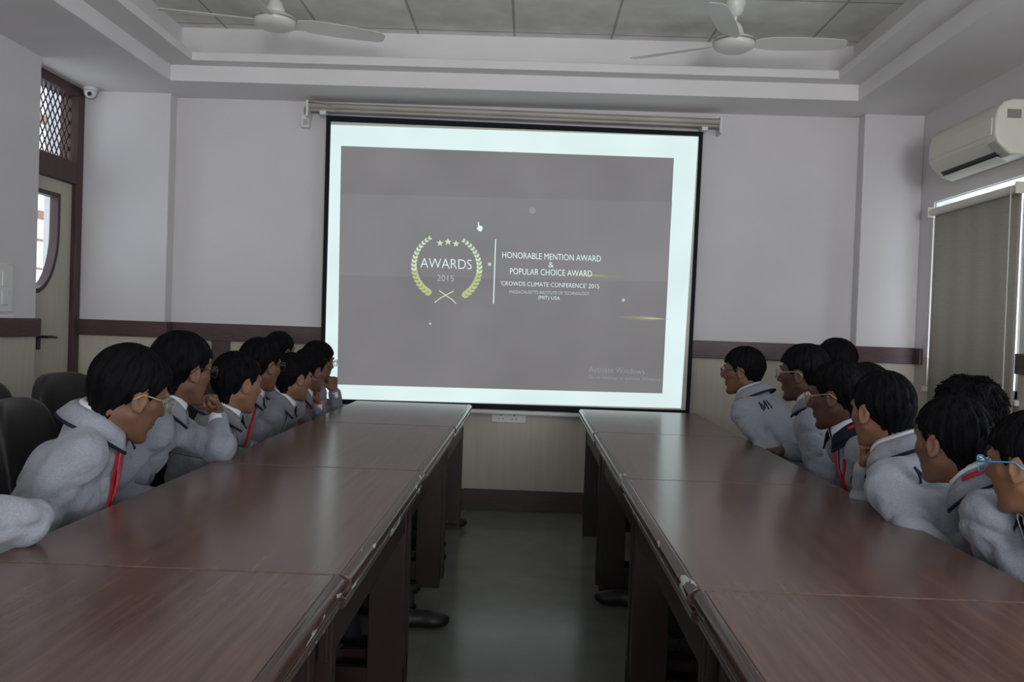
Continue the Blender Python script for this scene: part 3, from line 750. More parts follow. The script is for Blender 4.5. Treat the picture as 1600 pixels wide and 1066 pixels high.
def nets(sdf, h, clip=None):
    lo, hi = sdf.bounds()
    if clip is not None: lo = np.maximum(lo, clip[0]); hi = np.minimum(hi, clip[1])
    n = np.ceil((hi - lo) / h).astype(int) + 1
    X = [lo[i] + h * np.arange(n[i]) for i in range(3)]
    F = np.empty(n)
    for i0 in range(0, n[0], 24):
        g = np.stack(np.meshgrid(X[0][i0:i0 + 24], X[1], X[2], indexing='ij'), -1); F[i0:i0 + 24] = sdf(g)
    F[0] = F[-1] = 1; F[:, 0] = F[:, -1] = 1; F[:, :, 0] = F[:, :, -1] = 1
    ins = F < 0
    c = n - 1; acc = np.zeros(tuple(c) + (3,)); cnt = np.zeros(c)
    def sl(a, d): return slice(d, a - 1 + d)
    faces_src = []
    for ax in range(3):
        o1, o2 = [a for a in range(3) if a != ax]
        for d1 in (0, 1):
            for d2 in (0, 1):
                ia = [None] * 3; ib = [None] * 3
                ia[ax] = sl(n[ax], 0); ib[ax] = sl(n[ax], 1)
                ia[o1] = ib[o1] = sl(n[o1], d1); ia[o2] = ib[o2] = sl(n[o2], d2)
                fa, fb = F[tuple(ia)], F[tuple(ib)]; cr = (fa < 0) != (fb < 0)
                t = np.where(cr, fa / np.where(cr, fa - fb, 1), 0)
                acc[..., ax] += np.where(cr, t, 0); acc[..., o1] += cr * d1; acc[..., o2] += cr * d2; cnt += cr
    act = cnt > 0
    idx = np.full(c, -1); ii = np.argwhere(act); idx[act] = np.arange(len(ii))
    verts = lo + h * (ii + acc[act] / cnt[act][:, None])
    faces = []
    for ax in range(3):
        o1, o2 = [(1, 2), (2, 0), (0, 1)][ax]
        ia = [slice(None)] * 3; ib = [slice(None)] * 3
        ia[ax] = slice(0, n[ax] - 1); ib[ax] = slice(1, n[ax])
        A, B = ins[tuple(ia)], ins[tuple(ib)]
        e = np.argwhere(A != B); e = e[(e[:, o1] > 0) & (e[:, o2] > 0) & (e[:, o1] < n[o1] - 1) & (e[:, o2] < n[o2] - 1)]
        a_in = A[tuple(e.T)]
        def cell(s1, s2):
            q = e.copy(); q[:, o1] -= s1; q[:, o2] -= s2; return idx[tuple(q.T)]
        q = np.stack([cell(1, 1), cell(0, 1), cell(0, 0), cell(1, 0)], 1)
        q[~a_in] = q[~a_in][:, ::-1]
        faces.append(q)
    return verts, np.concatenate(faces)
def mesh_obj(name, parts, m_, parent, smooth=True):
    vs = []; fs = []; off = 0; base = np.array(parent.location)
    for v, f in parts: vs.append(v - base); fs.append(f + off); off += len(v)
    v = np.concatenate(vs); f = np.concatenate(fs)
    me = bpy.data.meshes.new(name); me.vertices.add(len(v)); me.vertices.foreach_set('co', v.astype(np.float32).ravel())
    me.loops.add(f.size); me.loops.foreach_set('vertex_index', f.astype(np.int32).ravel())
    me.polygons.add(len(f)); me.polygons.foreach_set('loop_start', np.arange(0, f.size, 4, dtype=np.int32)); me.polygons.foreach_set('loop_total', np.full(len(f), 4, dtype=np.int32))
    me.update(calc_edges=True); me.validate()
    me.polygons.foreach_set('use_smooth', [True] * len(me.polygons)); me.materials.append(m_)
    o = bpy.data.objects.new(name, me); COL.objects.link(o); o.parent = parent
    return o
def ray_surf(sdf, o, d, tmax=.5):
    t = 0; 
    for _ in range(60):
        p = o + d * t; v = float(sdf(p[None])[0])
        if v < .0008: break
        t += v * .8
        if t > tmax: break
    return o + d * t

def hand_prims(sdf, w, fwd, palm, side_v, curl, sc=1.0, spread=.1):
    """w wrist, fwd hand direction, palm = direction the palm faces, side_v = towards the thumb"""
    fwd, palm, side_v = nrm(fwd), nrm(palm), nrm(side_v)
    offs = [.028, .010, -.009, -.027]; lens = [(.037, .024, .019), (.041, .027, .02), (.038, .025, .019), (.03, .019, .017)]
    for i, o_ in enumerate(offs):
        k = w + fwd * (.078 if i in (1, 2) else .073) * sc + side_v * o_ * sc
        sdf.add(Cap(w + side_v * o_ * .55 * sc + fwd * .01, k, .0125 * sc, .0105 * sc), .012)
    for i, o_ in enumerate(offs):
        p = w + fwd * (.078 if i in (1, 2) else .073) * sc + side_v * o_ * sc
        ang = 0; r_ = .0092 * sc
        for j, L in enumerate(lens[i]):
            ang += R(curl[min(j, 2)]) + R(2 * i)
            d = fwd * math.cos(ang) + palm * math.sin(ang) + side_v * spread * (o_ * 20) * (1 if j == 0 else .3)
            q = p + nrm(d) * L * sc; sdf.add(Cap(p, q, r_, r_ * .9), .004); p = q; r_ *= .9
    p = w + fwd * .02 * sc + side_v * .02 * sc + palm * .006
    d1 = nrm(fwd * .62 + side_v * .72 + palm * .35); d2 = nrm(fwd * .85 + side_v * .2 + palm * .5); d3 = nrm(fwd * .8 - side_v * .1 + palm * .6)
    q = p + d1 * .036 * sc; sdf.add(Cap(p, q, .014 * sc, .0115 * sc), .012); r_ = q + d2 * .03 * sc; sdf.add(Cap(q, r_, .0105 * sc, .0095 * sc), .004)
    sdf.add(Cap(r_, r_ + d3 * .024 * sc, .0095 * sc, .008 * sc), .004)

def ik(a, b, l1, l2, pole):
    d = b - a; L = np.linalg.norm(d); L2 = min(L, (l1 + l2) * .995)
    if L > L2: b = a + d / L * L2; d = b - a; L = L2
    x = (l1 ** 2 - l2 ** 2 + L ** 2) / (2 * L); h = math.sqrt(max(l1 ** 2 - x ** 2, 0)); u = d / L
    p = pole - u * (pole @ u); p = nrm(p); return a + u * x + p * h, b

def band(sdf_frame, prof, phi0, phi1, n=40, th=.0025, open_drop=0.0, ecc=1.0, pt=0.0):
    """collar: profile (radius, height) swept round the neck. frame = (origin, fwd, right, up)"""
    O, f, r_, u = sdf_frame; vs = []; m = len(prof)
    for layer in (0, 1):
        for i in range(n + 1):
            ph = phi0 + (phi1 - phi0) * i / n
            fr = max(0, math.cos(ph)) ** 2
            spk = pt * math.exp(-((min(ph - phi0, phi1 - ph)) / .38) ** 2)
            for ji, (rad, z) in enumerate(prof):
                if ji >= len(prof) - 1: z -= spk
                rr = rad + (th if layer else 0)
                d = f * math.cos(ph) * ecc + r_ * math.sin(ph)
                vs.append(O + d * rr + u * (z + (th * .4 if layer else 0) - open_drop * fr))
    N = (n + 1) * m; fs = []
    for i in range(n):
        for j in range(m - 1):
            a = i * m + j; b = a + m
            fs.append((a, b, b + 1, a + 1)); fs.append((N + a, N + a + 1, N + b + 1, N + b))
    for i in range(n):
        for j in (0, m - 1):
            a = i * m + j; fs.append((a, a + m, N + a + m, N + a))
    for i in (0, n):
        for j in range(m - 1):
            a = i * m + j; fs.append((a, a + 1, N + a + 1, N + a))
    return np.array(vs), fs

def poly_obj(name, vs, fs, m_, parent, smooth=True):
    q = MB(); base = Vector(parent.location); q.add([Vector(v) - base for v in vs], fs)
    return q.build(name, m_, parent, smooth=smooth)

def surf_ribbon(name, sdf, pts, dirs, w, m_, parent, lift=.004, wide=None):
    """ribbon laid on a surface: points pushed along -dir onto the surface"""
    P = []
    for p, d in zip(pts, dirs): P.append(ray_surf(sdf, p + d * .15, -d) + d * lift)
    vs = []; n = len(P)
    for i in range(n):
        t = nrm(P[min(i + 1, n - 1)] - P[max(i - 1, 0)]); s_ = nrm(np.cross(t, dirs[i])); wd = wide if wide is not None else s_
        for q in (-1, 1):
            for l in (0, -.006): vs.append(P[i] + s_ * q * w / 2 + dirs[i] * l)
    fs = []
    for i in range(n - 1):
        b = 4 * i; fs += [(b, b + 4, b + 6, b + 2), (b + 1, b + 3, b + 7, b + 5), (b, b + 1, b + 5, b + 4), (b + 2, b + 6, b + 7, b + 3)]
    return poly_obj(name, vs, fs, m_, parent, smooth=False)

UP = V(0, 0, 1)
PEOPLE = []
def person(label, head, yaw, pitch=8, tilt=0, side=-1, tyaw=25, near='lap', far='lap', sc=.96, jacket='jacket', skin='skin', glasses=None,
           lanyard=False, letters=False, badge=False, hairv=0.0, foot=None, lean=.2, group=None, chair=None, neck_off=None, navycollar=False, ponytail=False, detail=True, hseed=0, chin_dz=0, wrists=None, hs=1.0, nd=.12, nb=.055, elbows=None, lan_back=False, fy=(0, 0)):
    C = np.array(head, float)
    rs = np.random.RandomState(hseed + 11)
    a = R(yaw); hf = V(math.sin(a), math.cos(a), 0)
    hr = V(math.cos(a), -math.sin(a), 0)          # the subject's right
    p_ = R(pitch); f = hf * math.cos(p_) - UP * math.sin(p_); u = UP * math.cos(p_) + hf * math.sin(p_)
    t_ = R(tilt); r_ = hr * math.cos(t_) - u * math.sin(t_); u = u * math.cos(t_) + hr * math.sin(t_)
    k = sc
    # torso
    ta = R(tyaw); F = V(-side * math.cos(ta), math.sin(ta), 0); RT = V(F[1], -F[0], 0)
    N = C - UP * nd * k - F * nb * k
    H = V(*(N - F * lean)[:2], .55)
    spine = nrm(N - H); Bk = -F
    mid = H * .45 + N * .55 + Bk * .03
    root = thing('person', label, 'person', (H[0], H[1], 0), 0, group)
    FT = nrm(F - spine * (F @ spine)); ax = np.array([FT, RT, spine])
    # --- arms
    shs = {}
    for sd, nm in ((1, 'r'), (-1, 'l')): shs[nm] = N - spine * .080 * k + RT * sd * .142 * k + F * .008
    # the arm nearer the camera: right arm for the left row, left arm for the right row
    nn = 'r' if side < 0 else 'l'; ff = 'l' if side < 0 else 'r'
    arms = {}
    for nm, mode in ((nn, near), (ff, far)):
        sd = 1 if nm == 'r' else -1; Sh = shs[nm]; fist = False
        chin = C + f * .075 * k - u * .115 * k
        if mode == 'lap':
            Wt = V(H[0], H[1], 0) + F * .22 + RT * sd * .13 + UP * .64; pole = -F * .55 - UP * .8 + RT * sd * .30; hd, palm, tv = nrm(F - RT * sd * .5 - UP * .2), -UP, -RT * sd; curl = (25, 30, 20)
        elif mode == 'table':
            Wt = V(-0, 0, 0) + Sh + F * .30 - RT * sd * .05; Wt[2] = .79; Wt = Wt.copy(); pole = -UP * .7 - F * .2 + RT * sd * .6; hd, palm, tv = nrm(F - RT * sd * .7), -UP, nrm(-RT * sd + F * .1); curl = (18, 25, 15)
        elif mode == 'chin':
            Wt = chin - UP * .055 - RT * 0 * sd - f * 0.0 + RT * sd * .02; pole = -UP * .9 + F * .6 + RT * sd * .1; hd, palm, tv = nrm(UP * .9 - F * .1 - RT * sd * .2), -F, -RT * sd; curl = (75, 85, 50)
        if wrists and nm in wrists:
            Wt = np.array(wrists[nm][0], float)
            if len(wrists[nm]) > 1: hd = nrm(np.array(wrists[nm][1], float))
            if len(wrists[nm]) > 2: palm = nrm(np.array(wrists[nm][2], float)); tv = nrm(np.cross(hd, palm))
            if len(wrists[nm]) > 3: curl = wrists[nm][3]
        if elbows and nm in elbows:
            El = np.array(elbows[nm], float); dw = Wt - El; Wt = El + nrm(dw) * min(np.linalg.norm(dw), .25 * k)
        else: El, Wt = ik(Sh, Wt, .27 * k, .235 * k, pole)
        tv = nrm(tv - hd * (tv @ hd)); palm = nrm(palm - hd * (palm @ hd) - tv * (palm @ tv)) if abs(palm @ hd) < .98 else -F
        arms[nm] = (Sh, El, Wt, hd, palm, tv, curl)
    # --- jacket
    J = SDF()
    J.add(Ell(H + spine * .06, ax, (.115 * k, .155 * k, .15 * k)))
    J.add(Ell(mid - spine * .04, ax, (.112 * k, .15 * k, .16 * k)), .05)
    J.add(Ell(N - spine * .16 * k + Bk * .012, ax, (.108 * k, .16 * k, .13 * k)), .06)
    J.add(Cap(shs['l'] * .9 + N * .1, shs['r'] * .9 + N * .1, .052 * k, .052 * k), .05)
    for nm in 'lr': J.add(Cap(N + Bk * .02 - spine * .012, shs[nm], .056 * k, .054 * k), .045)
    fold = []
    for nm in 'lr':
        Sh, El, Wt, hd, *_ = arms[nm]
        J.add(Cap(Sh, El, .057 * k, .055 * k), .05); J.add(Cap(El, Wt + (El - Wt) * .10, .050 * k, .040 * k), .015)
        J.add(Cap(Wt + nrm(El - Wt) * .035, Wt + nrm(El - Wt) * .012, .036 * k, .034 * k), .006)
        fold.append((Sh, El, Wt))
    ph = rs.rand(8) * 6
    def jpost(P, d):
        # cloth folds: large soft creases plus rings bunching round the elbows
        q = P * 1.0
        w1 = np.sin(q[..., 0] * 31 + q[..., 2] * 23 + ph[0] + 1.5 * np.sin(q[..., 1] * 17 + ph[1]))
        w2 = np.sin(q[..., 1] * 41 - q[..., 2] * 33 + ph[2] + 1.8 * np.sin(q[..., 0] * 21 + ph[3]))
        d = d + .0032 * w1 + .002 * w2
        # narrow pulled creases running down and across
        for (kx, ky, kz, pa, am) in ((9, 14, 11, ph[0], .013), (-15, 8, 13, ph[1], .011), (6, -10, 24, ph[2], .011)):
            s0 = P[..., 0] * kx + P[..., 1] * ky + P[..., 2] * kz + pa + .9 * np.sin(P[..., 2] * 13 + pa) + .7 * np.sin(P[..., 1] * 19 + P[..., 0] * 11 + pa * 2)
            msk = .5 + .5 * np.sin(P[..., 0] * 12 + P[..., 1] * 9 - P[..., 2] * 7 + pa * 3)
            d = d + am * msk * (1 - np.abs(np.sin(s0))) ** 3
        for (Sh, El, Wt) in fold:
            de = np.linalg.norm(P - El, axis=-1); g = np.exp(-(de / .085) ** 2)
            dirv = nrm(nrm(Sh - El) + nrm(El - Wt) * .6); s_ = (P - El) @ dirv
            d = d + .005 * g * np.sin(s_ * 105 + ph[4] + 2 * np.sin(P[..., 2] * 40))
            ds = np.linalg.norm(P - Sh + UP * .04, axis=-1); g = np.exp(-(ds / .08) ** 2)
            s_ = (P - Sh) @ nrm(RT + UP * .4 + F * .5); d = d + .0045 * g * np.sin(s_ * 120 + ph[5])
        # keep clear of the table top
        return d
    J.post = jpost
    J.sub(Cap(N - spine * .03, N + spine * .15, .05 * k, .062 * k), .008)
    jv = nets(J, .0085 if detail else .012)
    mesh_obj('jacket', [jv], M[jacket], root)
    # --- head and neck
    kk = k * hs
    def hp(x, y, z): return C + f * x * kk + r_ * y * kk + u * z * kk
    hx = np.array([f, r_, u])
    Hd = SDF()
    Hd.add(Ell(hp(-.012, 0, .03), hx, V(.093, .074, .084) * kk))
    Hd.add(Ell(hp(.03, 0, -.03), hx, V(.058, .056, .083) * kk), .03)
    for s_ in (-1, 1):
        Hd.add(Cap(hp(.0, s_ * .048, -.045), hp(.058, s_ * .016, -.094), .02 * kk, .015 * kk), .02)
        Hd.add(Cap(hp(.062, s_ * .036, -.018), hp(.04, s_ * .052, -.01), .014 * kk, .012 * kk), .02)
        Hd.add(Cap(hp(.083, s_ * .008, .030), hp(.073, s_ * .042, .030), .007 * kk, .006 * kk), .012)
        Hd.add(Ell(hp(.09, s_ * .012, -.026), hx, V(.009, .008, .007) * kk), .006)
    Hd.add(Ell(hp(.07, 0, -.098), hx, V(.018, .02, .016) * kk), .014)
    Hd.add(Cap(hp(.083, 0, .012), hp(.102, 0, -.02), .006 * kk, .0105 * kk), .008)
    for s_ in (-1, 1): Hd.sub(Ell(hp(.092, s_ * .031, .011), hx, V(.016, .017, .011) * kk), .01)
    Hd.add(Ell(hp(.083, 0, -.054), hx, V(.009, .022, .0055) * kk), .005)
    Hd.add(Ell(hp(.081, 0, -.065), hx, V(.009, .019, .0065) * kk), .005)
    for s_ in (-1, 1):
        ea = nrm(r_ * s_ * .45 - f * .9); eo = nrm(r_ * s_ - f * .35)
        ex = np.array([nrm(f + r_ * s_ * .35), eo, u])
        Hd.add(Ell(hp(-.012, s_ * .079, -.006), ex, V(.019, .0065, .031) * kk), .006)
        Hd.sub(Ell(hp(-.008, s_ * .087, -.002), ex, V(.011, .0065, .020) * kk), .004)
        Hd.add(Ell(hp(-.004, s_ * .080, -.029), ex, V(.008, .006, .009) * kk), .005)
        Hd.add(Ell(hp(.006, s_ * .077, -.008), ex, V(.005, .006, .008) * kk), .004)
    Hd.add(Cap(hp(-.025, 0, -.045), N - spine * .05, .052 * kk, .056 * k), .02)
    lo, hi = Hd.bounds()
    hv = nets(Hd, .0036 if detail else .005)
    # --- hands (fingers stay separate) and the arms that carry them
    parts = [hv]
    for nm in 'lr':
        Sh, El, Wt, hd, palm, tv, curl = arms[nm]
        Hn = SDF(); Hn.add(Cap(Wt + nrm(El - Wt) * .05, Wt + hd * .008, .026 * k, .022 * k))
        hand_prims(Hn, Wt, hd, palm, tv, curl, k)
        parts.append(nets(Hn, .0038))
    for nm in 'lr':
        Sh, El, Wt = arms[nm][:3]; dw = nrm(El - Wt)
        q = MB(); q.tube([Vector(Wt + dw * t - np.array(root.location)) for t in (.035, .015, .004)], [.0355 * k, .0335 * k, .0325 * k], 18); q.build('shirt_cuff', M['shirt'], root, smooth=False)
    Bd = SDF()
    for nm in 'lr':
        Sh, El, Wt = arms[nm][:3]; Bd.add(Cap(Sh, El, .036, .03)); Bd.add(Cap(El, Wt, .03, .022), .01)
    Bd.add(Cap(N - spine * .06, H, .05, .07), .02)
    # legs
    fx = foot if foot else .62
    feet = {}
    for sd, nm in ((1, 'r'), (-1, 'l')):
        hip = V(H[0], H[1], .53) + RT * sd * .085
        fxx = (fx[0] if nm == nn else fx[1]) if isinstance(fx, (tuple, list)) else fx
        ank = V(side * fxx, hip[1] + .04 * (1 if nm == ff else -1) + (fy[0] if nm == nn else fy[1]), .085)
        kn, ank = ik(hip, ank, .47, .45, UP + F * .2)
        if kn[2] > .62: kn[2] = .62
        feet[nm] = (hip, kn, ank)
        Bd.add(Cap(hip, kn, .05, .035), .02); Bd.add(Cap(kn, ank, .035, .025), .01)
    parts.append(nets(Bd, .014))
    mesh_obj('body', parts, M[skin], root)
    T = SDF(); T.add(Ell(H - UP * .0, np.array([F, RT, UP]), (.12, .15, .10)))
    for nm in 'lr':
        hip, kn, ank = feet[nm]; T.add(Cap(hip, kn, .078, .060), .03); T.add(Cap(kn, ank, .060, .045), .012)
    mesh_obj('trousers', [nets(T, .014)], M['trouser'], root)
    for nm in 'lr':
        hip, kn, ank = feet[nm]; fd = V(-side, .12, 0); fd = nrm(fd)
        sh = SDF(); a0 = V(ank[0], ank[1], .04)
        sh.add(Cap(a0 - fd * .03, a0 + fd * .10, .037, .034)); sh.add(Ell(a0 + fd * .13 - UP * .006, np.array([fd, V(fd[1], -fd[0], 0), UP]), (.06, .042, .03)), .02)
        sh.add(Cap(a0 - fd * .02, a0 - fd * .015 + UP * .06, .036, .038), .02)
        b0 = a0.copy()
        sh.post = lambda P, d: smax(d, .004 - P[..., 2], .004)
        mesh_obj('shoe', [nets(sh, .007)], M['shoe'], root)
    # --- hair
    Hr = SDF(); g = .009 + hairv
    Hr.add(Ell(hp(-.014, 0, .036), hx, V(.096 + g, .073 + g, .086 + g) * kk))
    Hr.add(Ell(hp(-.055, 0, -.012), hx, V(.048 + g * .5, .056 + g * .3, .062) * kk), .03)
    Hr.add(Cap(hp(-.034, 0, -.03), hp(-.037, 0, -.085), .057 * kk, .052 * kk), .02)
    phs = rs.rand(6) * 6
    def hpost(P, d):
        q = (P - C) @ hx.T / kk; x, y, z = q[..., 0], q[..., 1], q[..., 2]
        ay = np.abs(y)
        th = np.arctan2(y, x + .045)
        rr = np.sqrt((x + .045) ** 2 + y ** 2)
        d = d + (.0016 * np.sin(th * 15 + 22 * rr + phs[0]) + .0012 * np.sin(th * 31 + phs[1] + z * 30) + .0012 * np.sin(z * 95 + th * 7 + phs[2])) * kk
        low = np.clip((.025 - z) / .08, 0, 1); d = d + .0105 * low * low * (3 - 2 * low) * kk
        # face opening: everything in front of and below the hairline
        line = np.interp(x, [-.2, -.06, -.035, -.018, .004, .02, .035, .06, .2], [-.090, -.086, -.060, .012, .030, -.008, .030, .056, .056])
        line = line + .006 * np.sin(th * 23 + phs[3]) + .003 * np.sin(th * 51)
        cut = (line - z) * .55 * kk
        return smax(d, cut, .006)
    Hr.post = hpost
    ha = nets(Hr, .0042 if detail else .006)
    hparts = [ha]
    # locks: tapered strands lying over the cap, breaking the outline
    if detail:
        vs = []; fs = []
        rad = V(.096 + g, .073 + g, .086 + g) * kk; cc = hp(-.014, 0, .036)
        for i in range(520):
            th = rs.uniform(-math.pi, math.pi); el = rs.uniform(-.45, 1.45)
            L = rs.uniform(.018, .036); pts = []
            for j in range(5):
                e2 = el - j / 4 * L / .1; q = V(math.cos(e2) * math.cos(th), math.cos(e2) * math.sin(th), math.sin(e2)) * rad
                lift = 1.0 + .002 + (.03 if hairv < .007 else .14) * rs.rand() * (j / 4)
                pts.append(q * lift)
            e_end = (pts[-1] + V(-.014, 0, .036) * kk) / kk
            line = np.interp(e_end[0], [-.2, -.06, -.035, -.018, .004, .02, .035, .06, .2], [-.078, -.07, -.03, .022, .028, .0, .03, .05, .05])
            if e_end[2] < line - .012 or (e_end[0] > .03 and e_end[2] < line): continue
            W = [cc + f * q[0] + r_ * q[1] + u * q[2] for q in pts]; wd = rs.uniform(.0012, .0026)
            b = len(vs)
            for j, q in enumerate(W):
                t = nrm(W[min(j + 1, 4)] - W[max(j - 1, 0)]); o_ = nrm(q - cc); s_ = nrm(np.cross(t, o_)); w = wd * (1 - j / 4.3)
                vs += [q - s_ * w - o_ * .003, q + o_ * w, q + s_ * w - o_ * .003, q - o_ * .006]
            for j in range(4):
                for m_ in range(4): fs.append((b + 4 * j + m_, b + 4 * j + (m_ + 1) % 4, b + 4 * j + 4 + (m_ + 1) % 4, b + 4 * j + 4 + m_))
        if fs: hparts.append((np.array(vs), np.array(fs)))
    if ponytail:
        Pt = SDF(); Pt.add(Ell(hp(-.115, 0, .0), hx, V(.038, .042, .04) * kk)); hparts.append(nets(Pt, .005))
    mesh_obj('hair', hparts, M['hair'], root)
    # --- eyes
    for s_ in (-1, 1):
        e = SDF(); e.add(Ell(hp(.0655, s_ * .031, .010), hx, V(.0125, .0125, .0125) * kk)); mesh_obj('eye', [nets(e, .003)], M['eye'], root)
        e = SDF(); e.add(Ell(hp(.0762, s_ * .031, .010), hx, V(.003, .0055, .0055) * kk)); mesh_obj('iris', [nets(e, .0015)], M['iris'], root)
        q = MB(); q.tube([Vector(hp(.088, s_ * .014, .032)), Vector(hp(.085, s_ * .03, .037)), Vector(hp(.075, s_ * .047, .031))], [.0026, .0032, .0015], 6)
        q.v = [Vector(v) - root.location for v in q.v]; q.build('eyebrow', M['hair'], root)
    if glasses:
        q = MB(); gx = .108
        for s_ in (-1, 1):
            ring_ = []
            for i in range(25):
                w = 2 * math.pi * i / 24; cw, sw = math.cos(w), math.sin(w)
                ring_.append(Vector(hp(gx - .012 * abs(cw) * (1 if cw * s_ > 0 else 0) - .002, s_ * .032 + .026 * np.sign(cw) * abs(cw) ** .8, .006 + .019 * np.sign(sw) * abs(sw) ** .8)))
            q.tube(ring_, .0017, 6, caps=False)
            q.tube([Vector(hp(gx - .014, s_ * .058, .012)), Vector(hp(.05, s_ * .079, .012)), Vector(hp(-.01, s_ * .083, .012)), Vector(hp(-.03, s_ * .08, -.008))], .0019, 6)
        q.tube([Vector(hp(gx - .002, -.007, .01)), Vector(hp(gx + .002, 0, .014)), Vector(hp(gx - .002, .007, .01))], .0016, 6)
        q.v = [Vector(v) - root.location for v in q.v]; go = q.build('glasses', M[glasses], root, smooth=True)
        for s_ in (-1, 1):
            q = MB(); q.add([], [])
            pts = [hp(gx - .004 - .010 * (1 if math.cos(w) * s_ > 0 else 0) * abs(math.cos(w)), s_ * .032 + .025 * math.cos(w), .006 + .018 * math.sin(w)) for w in np.linspace(0, 2 * math.pi, 17)[:-1]]
            vs = [Vector(p) - root.location for p in pts]; vs2 = [v + Vector(f) * .0012 for v in vs]; n = 16
            q.add(vs + vs2, [tuple(range(n))[::-1], tuple(range(n, 2 * n))] + [(i, (i + 1) % n, n + (i + 1) % n, n + i) for i in range(n)])
            q.build('lens', M['lens'], go)
    # --- collars: white shirt collar inside the fleece collar with its dark stripe
    nu = nrm(spine * .8 + (C - N) * 2.0 * .8 + UP * .1); nf = nrm(F - nu * (F @ nu)); nr = nrm(np.cross(nf, nu))
    NB = N + spine * .012 - F * .004
    fr_ = (NB, nf, nr, nu)
    v, fs = band(fr_, [(.059 * k, .004), (.0595 * k, .035), (.064 * k, .041), (.071 * k, .032), (.080 * k, .004)], R(12), R(348), 60, .0022, .016, 1.0, .03)
    poly_obj('shirt_collar', v, fs, M['shirt'], root)
    jc = M[jacket] if not navycollar else M['navy']
    v, fs = band(fr_, [(.068 * k, -.016), (.071 * k, .024), (.077 * k, .029), (.090 * k, .018), (.110 * k, -.016)], R(26), R(334), 44, .004, .034, 1.0)
    poly_obj('jacket_collar', v, fs, jc, root)
    v, fs = band(fr_, [(.109 * k, -.015), (.1135 * k, -.020), (.113 * k, -.024)], R(26), R(334), 44, .004, .034, 1.0)
    poly_obj('collar_stripe', v, fs, M['navy'], root, smooth=True)
    # placket / zip
    P0 = [N - spine * (.045 + .03 * i) + FT * .05 for i in range(8)]
    surf_ribbon('zip', J, P0, [FT] * 8, .006, M['navy'], root, .002)
    if lanyard:
        for s_ in (-1, 1):
            pts = [N + RT * s_ * max(.007, .058 - .0105 * i) * k - spine * (.02 + .034 * i) + FT * .02 for i in range(8)]
            surf_ribbon('lanyard', J, pts, [nrm(FT + spine * max(0, .5 - .15 * i)) for i in range(8)], .012, M['red'], root, .007 if s_ > 0 else .006)
    if lanyard and lan_back:
        v, fs = band(fr_, [(.088 * k, .023), (.098 * k, .014)], R(70), R(290), 40, .003, .02, 1.0)
        poly_obj('lanyard', v, fs, M['red'], root)
    if letters:
        # strokes of the letters across the upper back, read from behind
        Bv = -FT; L0 = -RT     # from behind, reading direction runs from their left to their right = +RT
        def bp(a, b): return N - spine * (.105 * k - b) + RT * a
        hgt = .046; x0 = -.105 * k
        strokes = [[(0, 0), (0, 1)], [(0, 1), (.45, .2)], [(.45, .2), (.9, 1)], [(.9, 1), (.9, 0)], [(1.3, 0), (1.3, 1)]]
        for st_ in strokes:
            (xa, za), (xb, zb_) = st_
            pts = [bp(x0 + (xa + (xb - xa) * t) * hgt, (za + (zb_ - za) * t) * hgt) for t in np.linspace(0, 1, 4)]
            surf_ribbon('back_lettering', J, pts, [nrm(Bv - RT * .35)] * 4, .0052, M['navy'], root, .0028)
    if badge:
        cpt = N - spine * .16 * k - RT * .075 * k
        d0 = nrm(FT - RT * .35)
        ring_ = [ray_surf(J, cpt + RT * .028 * math.cos(w) + spine * .033 * math.sin(w) + d0 * .15, -d0) + d0 * .003 for w in np.linspace(0, 2 * math.pi, 21)]
        q = MB(); q.tube([Vector(x) - root.location for x in ring_], .003, 6, caps=False)
        inner = [ray_surf(J, cpt + RT * .015 * math.cos(w) + spine * .018 * math.sin(w) + d0 * .15, -d0) + d0 * .003 for w in np.linspace(0, 2 * math.pi, 9)]
        q.tube([Vector(x) - root.location for x in inner], .0025, 6, caps=False)
        q.tube([Vector(inner[2]) - root.location, Vector(inner[6]) - root.location], .002, 6); q.tube([Vector(inner[0]) - root.location, Vector(inner[4]) - root.location], .002, 6)
        q.build('round_crest', M['navy'], root)
    if chair:
        place_chair(H[0] - F[0] * .02, H[1], math.atan2(F[1], F[0]) * .4 + (0 if side < 0 else math.pi * .6), chair)
    PEOPLE.append((root, C, N, H, arms))
    return root

CG = 'seat'
# left row (they face across the table, heads turned to the screen)
def P(*a): return np.array(at(*a))
person('person at the left frame edge, only a bent grey fleece sleeve resting on the table', at(-150, 640, 1.68), 35, 10, side=-1, tyaw=20, near='lap', far='lap', jacket='jacket_l',
       elbows={'r': P(38, 838, 1.70) + V(0, 0, .03)}, wrists={'r': (P(-120, 800, 1.75), (-.5, .3, .8))}, chair='black chair at the left frame edge, under the cut-off sitter', hseed=1)
person('person in grey fleece, pale glasses and red lanyard, nearest whole sitter on the left', at(203, 617, 2.22), 36, 20, 6, side=-1, tyaw=12, near='lap', far='lap', jacket='jacket_l', glasses='specs_y', lanyard=True,
       lean=.15, chair='black chair behind the nearest whole left-row sitter', hseed=2, hs=1.08, nd=.085, nb=.072)
person('person in grey fleece, left row, chin on raised fist, glasses just showing', at(286, 580, 2.80), 30, 6, side=-1, tyaw=20, near='lap', far='chin', jacket='jacket', glasses='specs', hairv=.004,
       elbows={'l': (-1.04, 2.83, .78)}, wrists={'l': (P(340, 650, 2.93), P(318, 606, 2.9) - P(340, 650, 2.93), (-.4, -.9, .2), (70, 85, 50))},
       chair='black chair under the left-row sitter with chin on fist', hseed=3, hs=1.05)
person('person in dark grey fleece, bare-faced, between the fist-on-chin sitter and a taller one', at(372, 600, 3.2), 38, 8, side=-1, tyaw=8, jacket='jacket_d', skin='skin_l', foot=(.62, .40), fy=(0, .05), lean=.10,
       chair='black chair under the third whole left-row sitter', hseed=4)
